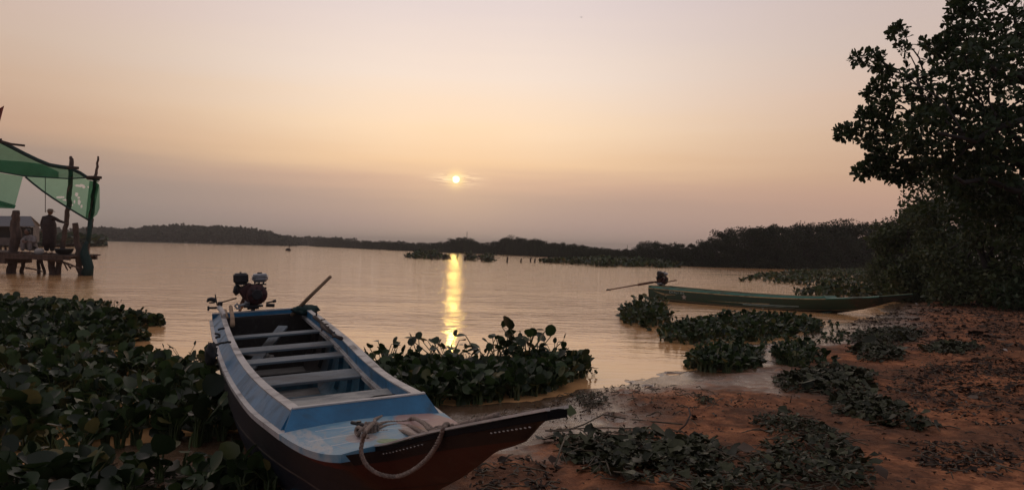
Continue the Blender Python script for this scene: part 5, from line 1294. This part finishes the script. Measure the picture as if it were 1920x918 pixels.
def sheet(name, top, bot, tone, nx=50, ny=14, wr=.06, holes=(), label=None, dtop=27, dbot=27):
    """cloth between two pixel polylines with folds"""
    top = np.array(top, float); bot = np.array(bot, float)
    def at(P, f):
        L_ = np.concatenate([[0], np.cumsum(np.hypot(*np.diff(P, axis=0).T))]); L_ /= L_[-1]; return np.array([np.interp(f, L_, P[:, 0]), np.interp(f, L_, P[:, 1])]).T
    fx = np.linspace(0, 1, nx); A = at(top, fx); B_ = at(bot, fx); V = []
    for j in range(ny):
        g = j/(ny-1); P = A*(1-g)+B_*g
        fold = vnoise(fx*14+g*1.5, fx*3+g*2, 1, 2, len(name)+tone*30)*wr*(1.2 if 0 < j < ny-1 else .4)
        for i in range(nx): V.append(np.array(Q(P[i, 0], P[i, 1], (dtop*(1-g)+dbot*g)+fold[i]*6))-np.array(al))
    F = []
    for q in grid_faces(ny, nx):
        c_ = np.mean([V[k] for k in q], 0)
        px_ = at(top, np.array([(q[0] % nx+.5)/nx]))[0]*(1-(q[0]//nx)/(ny-1))+at(bot, np.array([(q[0] % nx+.5)/nx]))[0]*((q[0]//nx)/(ny-1))
        if any(((px_[0]-h[0])/h[2])**2+((px_[1]-h[1])/h[3])**2+float(vnoise(np.array([c_[0]*3]), np.array([c_[2]*3]), 2, 2)[0])*1.6 < 1 for h in holes): continue
        F.append(q)
    F = np.array(F); me = mesh_np(name, np.array(V), F.ravel(), np.full(len(F), 4), M['net'], True, np.full(len(V), tone)); o = link(name, me, aw)
    if label: o['label'] = label
    return o
sheet('net_panel', [(-60, 252), (0, 268), (45, 288), (90, 309), (130, 316), (160, 333), (186, 340)], [(-60, 318), (0, 322), (45, 329), (95, 333), (130, 335), (158, 333), (184, 342)], .34, 70, 10, .12, label='upper doubled strip of net')
sheet('net_panel', [(-60, 270), (0, 300), (45, 303), (80, 308), (110, 322)], [(-60, 320), (0, 323), (45, 330), (80, 332), (110, 333)], .30, 40, 6, .05, dtop=27.5, dbot=27.3)
sheet('net_panel', [(48, 331), (95, 333), (130, 334), (158, 334), (186, 346)], [(48, 332), (80, 358), (110, 380), (140, 396), (163, 411)], .70, 140, 44, .13, holes=[(150, 347, 9, 2.0), (157, 350, 3, 2), (143, 364, 3, 3.5), (147, 369, 2, 2), (113, 369, 8, 2.2), (122, 374, 5, 1.6), (148, 379, 2.5, 5), (152, 385, 2, 3), (139, 377, 1.5, 3), (133, 383, 4, 1.5), (165, 350, 1.5, 2)], label='lower triangular net panel with torn holes')
sheet('net_panel', [(168, 338), (178, 340), (186, 346)], [(160, 410), (168, 412), (174, 409)], .35, 16, 20, .10, dtop=26.9, dbot=26.9, label='gathered net at the outermost pole')
sheet('net_panel', [(180, 340), (186, 346), (187, 352)], [(170, 412), (182, 402), (187, 390)], .45, 12, 16, .05, dtop=26.8, dbot=26.8)
sheet('net_panel', [(-60, 320), (0, 324), (43, 331)], [(-60, 380), (0, 386), (27, 390)], .62, 40, 18, .13, label='left hanging net panel')
sheet('net_panel', [(-60, 370), (0, 376), (30, 385)], [(-60, 388), (0, 390), (27, 391)], .15, 30, 5, .06, dtop=26.8, dbot=26.8)
def rod(name, pts, r, mat, d=26.9, parent=aw, shift=al, n=7):
    mb = MB(); mb.tube([Q(x, y, d) for x, y in pts], r, n); return part(name, mb, mat, parent, True, shift)
rod('ridge_pole', [(-60, 248), (0, 265), (22, 276), (45, 288), (70, 300), (92, 309), (115, 313), (133, 315)], .07, M['greencloth'])
rod('ridge_pole', [(133, 316), (150, 324), (165, 334), (186, 336)], .06, M['greencloth'])
rod('hem_cord', [(0, 322), (45, 330), (95, 333), (130, 335), (160, 333)], .022, M['greencloth'], 26.8)
rod('hem_cord', [(48, 332), (62, 344), (80, 358), (100, 372), (122, 386), (145, 400), (165, 412)], .032, M['greencloth'], 26.8)
rod('crossbar', [(-30, 258), (0, 264), (20, 270), (46, 273)], .04, M['twig'], 26.7); rod('crossbar', [(126, 313), (147, 315)], .05, M['twig'], 26.7); rod('crossbar', [(163, 332), (178, 332), (190, 333)], .05, M['twig'], 26.7)
rod('crossbar', [(-10, 262), (3, 261)], .03, M['twig'], 26.7)
rod('pole_net_wrap', [(170, 408), (167, 440), (165, 455)], .08, M['greencloth'], 26.95)
mb = MB(); mb.tube([Q(x, y, 26.9) for x, y in [(164, 452), (160, 462), (159, 475), (163, 488), (166, 500), (163, 515)]], [.05, .09, .13, .17, .17, .20], 12); 
for i, v in enumerate(mb.v): mb.v[i] = tuple(np.array(v)+rng.normal(0, .012, 3))
part('net_bundle', mb, M['greencloth'], aw, True, al)
o = rod('hanging_line', [(85, 332), (85, 365), (85, 398)], .012, M['twig'], 27.2)
# red pennant
mb = MB(); fl = empty('red_pennant', Q(-5, 235), 'tip of a red cloth pennant on a stick at the upper left edge', 'flag'); s_ = fl.location
V = []; 
for i in range(8):
    f = i/7; a = Q(8-8*f*1.2, 198+36*f, 27); b_ = Q(-2-3*f, 204+32*f, 27+.1*math.sin(f*6)); V += [a-s_, b_-s_]
mb.add(V, [[2*i, 2*i+1, 2*i+3, 2*i+2] for i in range(7)]); mb.build('cloth', M['polered'], fl)
mb = MB(); mb.tube([Q(-4, 196, 27)-s_, Q(-8, 250, 27)-s_, Q(-14, 330, 27)-s_], .03, 6); mb.build('stick', M['twig'], fl)
# house across the water
hs = Q(20, 452, 62); house = empty('stilt_house', (hs.x, hs.y, 0), 'low house with a grey gabled roof behind the pier', 'house')
def HQ(px, py, d=62): return Q(px, py, d)-house.location
mb = MB(); e0, e1 = HQ(-130, 405), HQ(58, 406.5); f0, f1 = HQ(-150, 425, 60), HQ(66, 425, 60); g0, g1 = HQ(-110, 424, 66), HQ(78, 424.5, 66)
def slab(mb, a, b_, c_, d_, th=.06):
    n_ = (b_-a).cross(d_-a).normalized()*th; mb.add([a, b_, c_, d_, a+n_, b_+n_, c_+n_, d_+n_], [[3, 2, 1, 0], [4, 5, 6, 7], [0, 1, 5, 4], [1, 2, 6, 5], [2, 3, 7, 6], [3, 0, 4, 7]])
slab(mb, f0, f1, e1, e0); slab(mb, e0, e1, g1, g0); mb.build('roof', M['roof'], house)
z1 = HQ(0, 424, 61).z; z0 = HQ(0, 445, 61).z; mb = MB()
L0, L1, L2 = HQ(-140, 440, 61), HQ(62, 440, 61), HQ(74, 440, 65.5)
mb.add([(L0.x, L0.y, z0), (L1.x, L1.y, z0), (L1.x, L1.y, z1), (L0.x, L0.y, z1)], [[0, 1, 2, 3]]); mb.build('wall', M['darkwall'], house)
mb = MB(); mb.add([(L1.x, L1.y, z0-.3), (L2.x, L2.y, z0-.3), (L2.x, L2.y, z1), tuple(e1-Vector((0, 0, .05))), (L1.x, L1.y, z1)], [[0, 1, 2, 3, 4]]); mb.build('gable_wall', M['wallboard'], house)
mb = MB(); mb.box(((L0.x+L1.x)/2, L0.y-.1, z0-.3), (L1.x-L0.x, .2, .6)); mb.build('plinth', M['wallboard'], house)
for k in range(7):
    xx = L0.x+(L2.x-L0.x)*(k+.3)/7; MB().cyl((xx, L0.y+.5+(k % 2)*2, -.6), (xx, L0.y+.5+(k % 2)*2, z0-.2), .09).build('stilt', M['pole'], house)
# basin
bs = Q(120, 472, 26.8); mb = MB(); mb.tube([(0, 0, -.10), (0, 0, -.06), (0, 0, .04), (0, 0, .10), (0, 0, .10), (0, 0, -.03)], [.18, .24, .29, .32, .30, .22], 20)
o = mb.build('basin', M['blackmetal'], None, True); o.location = (bs.x, bs.y, bs.z+.02); tag(o, 'wide dark basin standing on the end of the pier planks', 'basin')

# ------------------------------------------------------------------ people
def skin_body(name, verts, edges, radii, mat, parent=None, root=0, sub=2):
    me = bpy.data.meshes.new(name); me.from_pydata([tuple(v) for v in verts], edges, []); o = bpy.data.objects.new(name, me); COL.objects.link(o)
    md = o.modifiers.new('Skin', 'SKIN'); md.use_smooth_shade = True
    if not me.skin_vertices: me.skin_vertices.new()
    for i, r in enumerate(radii):
        sv = me.skin_vertices[0].data[i]; sv.radius = (r if hasattr(r, '__len__') else (r, r)); sv.use_root = (i == root)
    sb = o.modifiers.new('Sub', 'SUBSURF'); sb.levels = sub; sb.render_levels = sub
    dg = bpy.context.evaluated_depsgraph_get(); dg.update(); m2 = bpy.data.meshes.new_from_object(o.evaluated_get(dg)); bpy.data.objects.remove(o)
    m2.materials.clear(); m2.materials.append(mat); o2 = link(name, m2, parent); return o2
def head_mesh(parent, c, R3, hat=True):
    mb = MB(); V = []; n = 24; mm_ = 18
    for i in range(mm_+1):
        th_ = math.pi*i/mm_
        for k in range(n):
            ph = 2*math.pi*k/n; x = math.sin(th_)*math.cos(ph)*.076; y = math.sin(th_)*math.sin(ph)*.092; z_ = math.cos(th_)*.115
            if z_ < 0: x *= 1-.25*(-z_/.115); y *= 1-.12*(-z_/.115)
            if y < -.05 and abs(x) < .014 and -.04 < z_ < .015: y -= .018
            if y < -.05 and abs(abs(x)-.03) < .013 and -.002 < z_ < .02: y += .008
            if y < -.05 and abs(x) < .024 and -.068 < z_ < -.050: y -= .005
            V.append(Vector(c)+R3 @ Vector((x, y, z_)))
    for i in range(mm_):
        for k in range(n): mb.f.append([i*n+k, i*n+(k+1) % n, (i+1)*n+(k+1) % n, (i+1)*n+k]); mb.mi.append(0)
    mb.v = [tuple(v) for v in V]
    for sx in (-1, 1): mb.tube([Vector(c)+R3 @ Vector((sx*.074, .005, .02)), Vector(c)+R3 @ Vector((sx*.088, .012, .0)), Vector(c)+R3 @ Vector((sx*.076, .0, -.03))], [.008, .016, .008], 7)
    return mb.build('head', M['skin'], parent, True)
def hand(parent, w_, d, up, s=1.0):
    """palm with four curled fingers and a thumb"""
    w_, d, up = Vector(w_), Vector(d).normalized(), Vector(up).normalized(); sd_ = d.cross(up).normalized()
    V = [w_, w_+d*.045*s, w_+d*.085*s]; E_ = [(0, 1), (1, 2)]; Rr = [(.022, .018), (.030, .016), (.034, .014)]
    for k, (off, ln) in enumerate(((-.028, .07), (-.010, .08), (.010, .075), (.027, .06))):
        b0 = len(V); V += [w_+d*.092*s+sd_*off*s, w_+d*(.092+ln*.45)*s+sd_*off*1.1*s-up*.008, w_+d*(.092+ln*.8)*s+sd_*off*1.1*s-up*.03]; E_ += [(2, b0), (b0, b0+1), (b0+1, b0+2)]; Rr += [(.009, .009), (.0085, .0085), (.007, .007)]
    b0 = len(V); V += [w_+d*.03*s+sd_*.035*s, w_+d*.062*s+sd_*.055*s-up*.008, w_+d*.085*s+sd_*.058*s-up*.02]; E_ += [(1, b0), (b0, b0+1), (b0+1, b0+2)]; Rr += [(.011, .011), (.010, .010), (.008, .008)]
    return skin_body('hand', V, E_, Rr, M['skin'], parent, 0, 1)
# standing person, seen from behind on the pier, one arm out to the short post
fz = Q(90, 478, 27).z+.03
px0 = Q(92, 470, 27.0); per = empty('person', (px0.x, px0.y, fz), 'person in a brimmed hat and long dark clothes, standing with one hand on a post', 'person')
sc_ = (Q(98, 393, 27).z-fz)/1.66
per.scale = (sc_,)*3
hp = [(0, 0, .86), (-.02, 0, 1.02), (-.03, -.02, 1.18), (-.02, -.04, 1.33), (.02, -.05, 1.42), (.05, -.07, 1.50)]
V = hp+[(-.10, 0, .80), (-.10, -.01, .45), (-.10, .03, .10), (.10, 0, .80), (.12, -.03, .45), (.11, .02, .10),
        (-.21, -.02, 1.35), (-.30, 0, 1.12), (-.20, -.10, .92), (.16, -.03, 1.37), (.36, -.04, 1.25), (.58, -.05, 1.19)]
E_ = [(0, 1), (1, 2), (2, 3), (3, 4), (4, 5), (0, 6), (6, 7), (7, 8), (0, 9), (9, 10), (10, 11), (3, 12), (12, 13), (13, 14), (3, 15), (15, 16), (16, 17)]
Rr = [(.20, .15), (.20, .15), (.21, .15), (.20, .13), (.10, .09), (.055, .055), (.13, .13), (.11, .11), (.085, .085), (.13, .13), (.11, .11), (.085, .085), (.085, .085), (.065, .065), (.05, .05), (.08, .08), (.06, .06), (.045, .045)]
skin_body('body', V, E_, Rr, M['darkcloth'], per)
mb = MB(); mb.tube([(0, 0, .30), (0, 0, .55), (0, 0, .85), (-.02, 0, 1.1), (-.03, -.02, 1.3)], [.27, .275, .285, .285, .225], 18, flat=.75); mb.build('coat', M['darkcloth'], per, True)
for sx in (-.1, .11):
    mb = MB(); mb.tube([(sx, .06, .03), (sx, 0, .05), (sx, -.10, .035), (sx, -.16, .025)], [.03, .045, .045, .025], 9); mb.build('foot', M['skin'], per, True)
head_mesh(per, (.06, -.10, 1.57), Matrix.Rotation(math.pi*.85, 3, 'Z'))
mb = MB(); mb.tube([(.06, -.09, 1.585), (.06, -.09, 1.60), (.06, -.09, 1.605), (.06, -.09, 1.66), (.06, -.09, 1.685), (.06, -.09, 1.69)], [.165, .155, .105, .095, .07, .01], 22); mb.build('hat', M['hat'], per, True)
hand(per, (.58, -.05, 1.19), (1, -.05, -.12), (0, 0, 1)); hand(per, (-.20, -.10, .92), (.2, -.4, -1), (0, -1, .2))
# seated person in grey
ps = Q(62, 474, 27.2); pe2 = empty('person', (ps.x, ps.y, fz), 'person in pale grey clothes crouching on the pier planks with the head bent', 'person'); pe2.scale = (sc_,)*3
V = [(0, 0, .22), (-.02, -.02, .40), (-.04, -.08, .56), (-.08, -.14, .66), (-.10, -.18, .70), (-.12, -.20, .24), (.12, -.42, .50), (.14, -.40, .10), (-.12, -.42, .48), (-.14, -.40, .10), (-.24, -.14, .58), (-.22, -.34, .44), (-.05, -.48, .52), (.14, -.16, .58), (.24, -.32, .42), (.12, -.50, .50), (.12, -.10, .22)]
E_ = [(0, 1), (1, 2), (2, 3), (3, 4), (0, 16), (16, 6), (6, 7), (0, 5), (5, 8), (8, 9), (2, 10), (10, 11), (11, 12), (2, 13), (13, 14), (14, 15)]
Rr = [(.20, .18), (.20, .16), (.19, .14), (.09, .08), (.055, .055), (.12, .12), (.095, .095), (.07, .07), (.095, .095), (.07, .07), (.09, .09), (.065, .065), (.05, .05), (.09, .09), (.065, .065), (.05, .05), (.12, .12)]
skin_body('body', V, E_, Rr, M['greycloth'], pe2)
head_mesh(pe2, (-.11, -.22, .80), Matrix.Rotation(-.3, 3, 'Z') @ Matrix.Rotation(.4, 3, 'X')); 
mb = MB(); mb.tube([(-.11, -.15, .74), (-.11, -.17, .80), (-.11, -.19, .87), (-.11, -.20, .915), (-.11, -.21, .93)], [.07, .098, .10, .07, .02], 14); mb.build('hair', M['hair'], pe2, True)
hand(pe2, (-.05, -.48, .52), (.3, -.6, -.5), (0, -.5, 1)); hand(pe2, (.12, -.50, .50), (-.3, -.6, -.5), (0, -.5, 1))
for sx in (-.14, .14): mb = MB(); mb.tube([(sx, -.36, .03), (sx, -.42, .05), (sx, -.52, .035), (sx, -.58, .025)], [.03, .045, .045, .025], 9); mb.build('foot', M['skin'], pe2, True)
bg_ = Q(74, 468, 26.6); blob_mesh('bag', (bg_.x, bg_.y, fz+.10), (.16, .12, .11), M['white'], 4, amp=.4, label='crumpled pale bag on the planks between the two people', cat='bag')

# ------------------------------------------------------------------ evening haze over the water
mt = bpy.data.materials.new('evening_air'); mt.use_nodes = True; N = NT(mt.node_tree); N.n.clear()
o_ = N.new('ShaderNodeOutputMaterial'); pv = N.new('ShaderNodeVolumePrincipled'); pv.inputs['Density'].default_value = .0006
pv.inputs['Color'].default_value = (.92, .86, .80, 1); pv.inputs['Anisotropy'].default_value = .3
N.l.new(pv.outputs[0], o_.inputs['Volume'])
mb = MB(); mb.box((0, 1180, 11.5), (5300, 2960, 27)); tag(mb.build('haze', mt), kind='stuff')
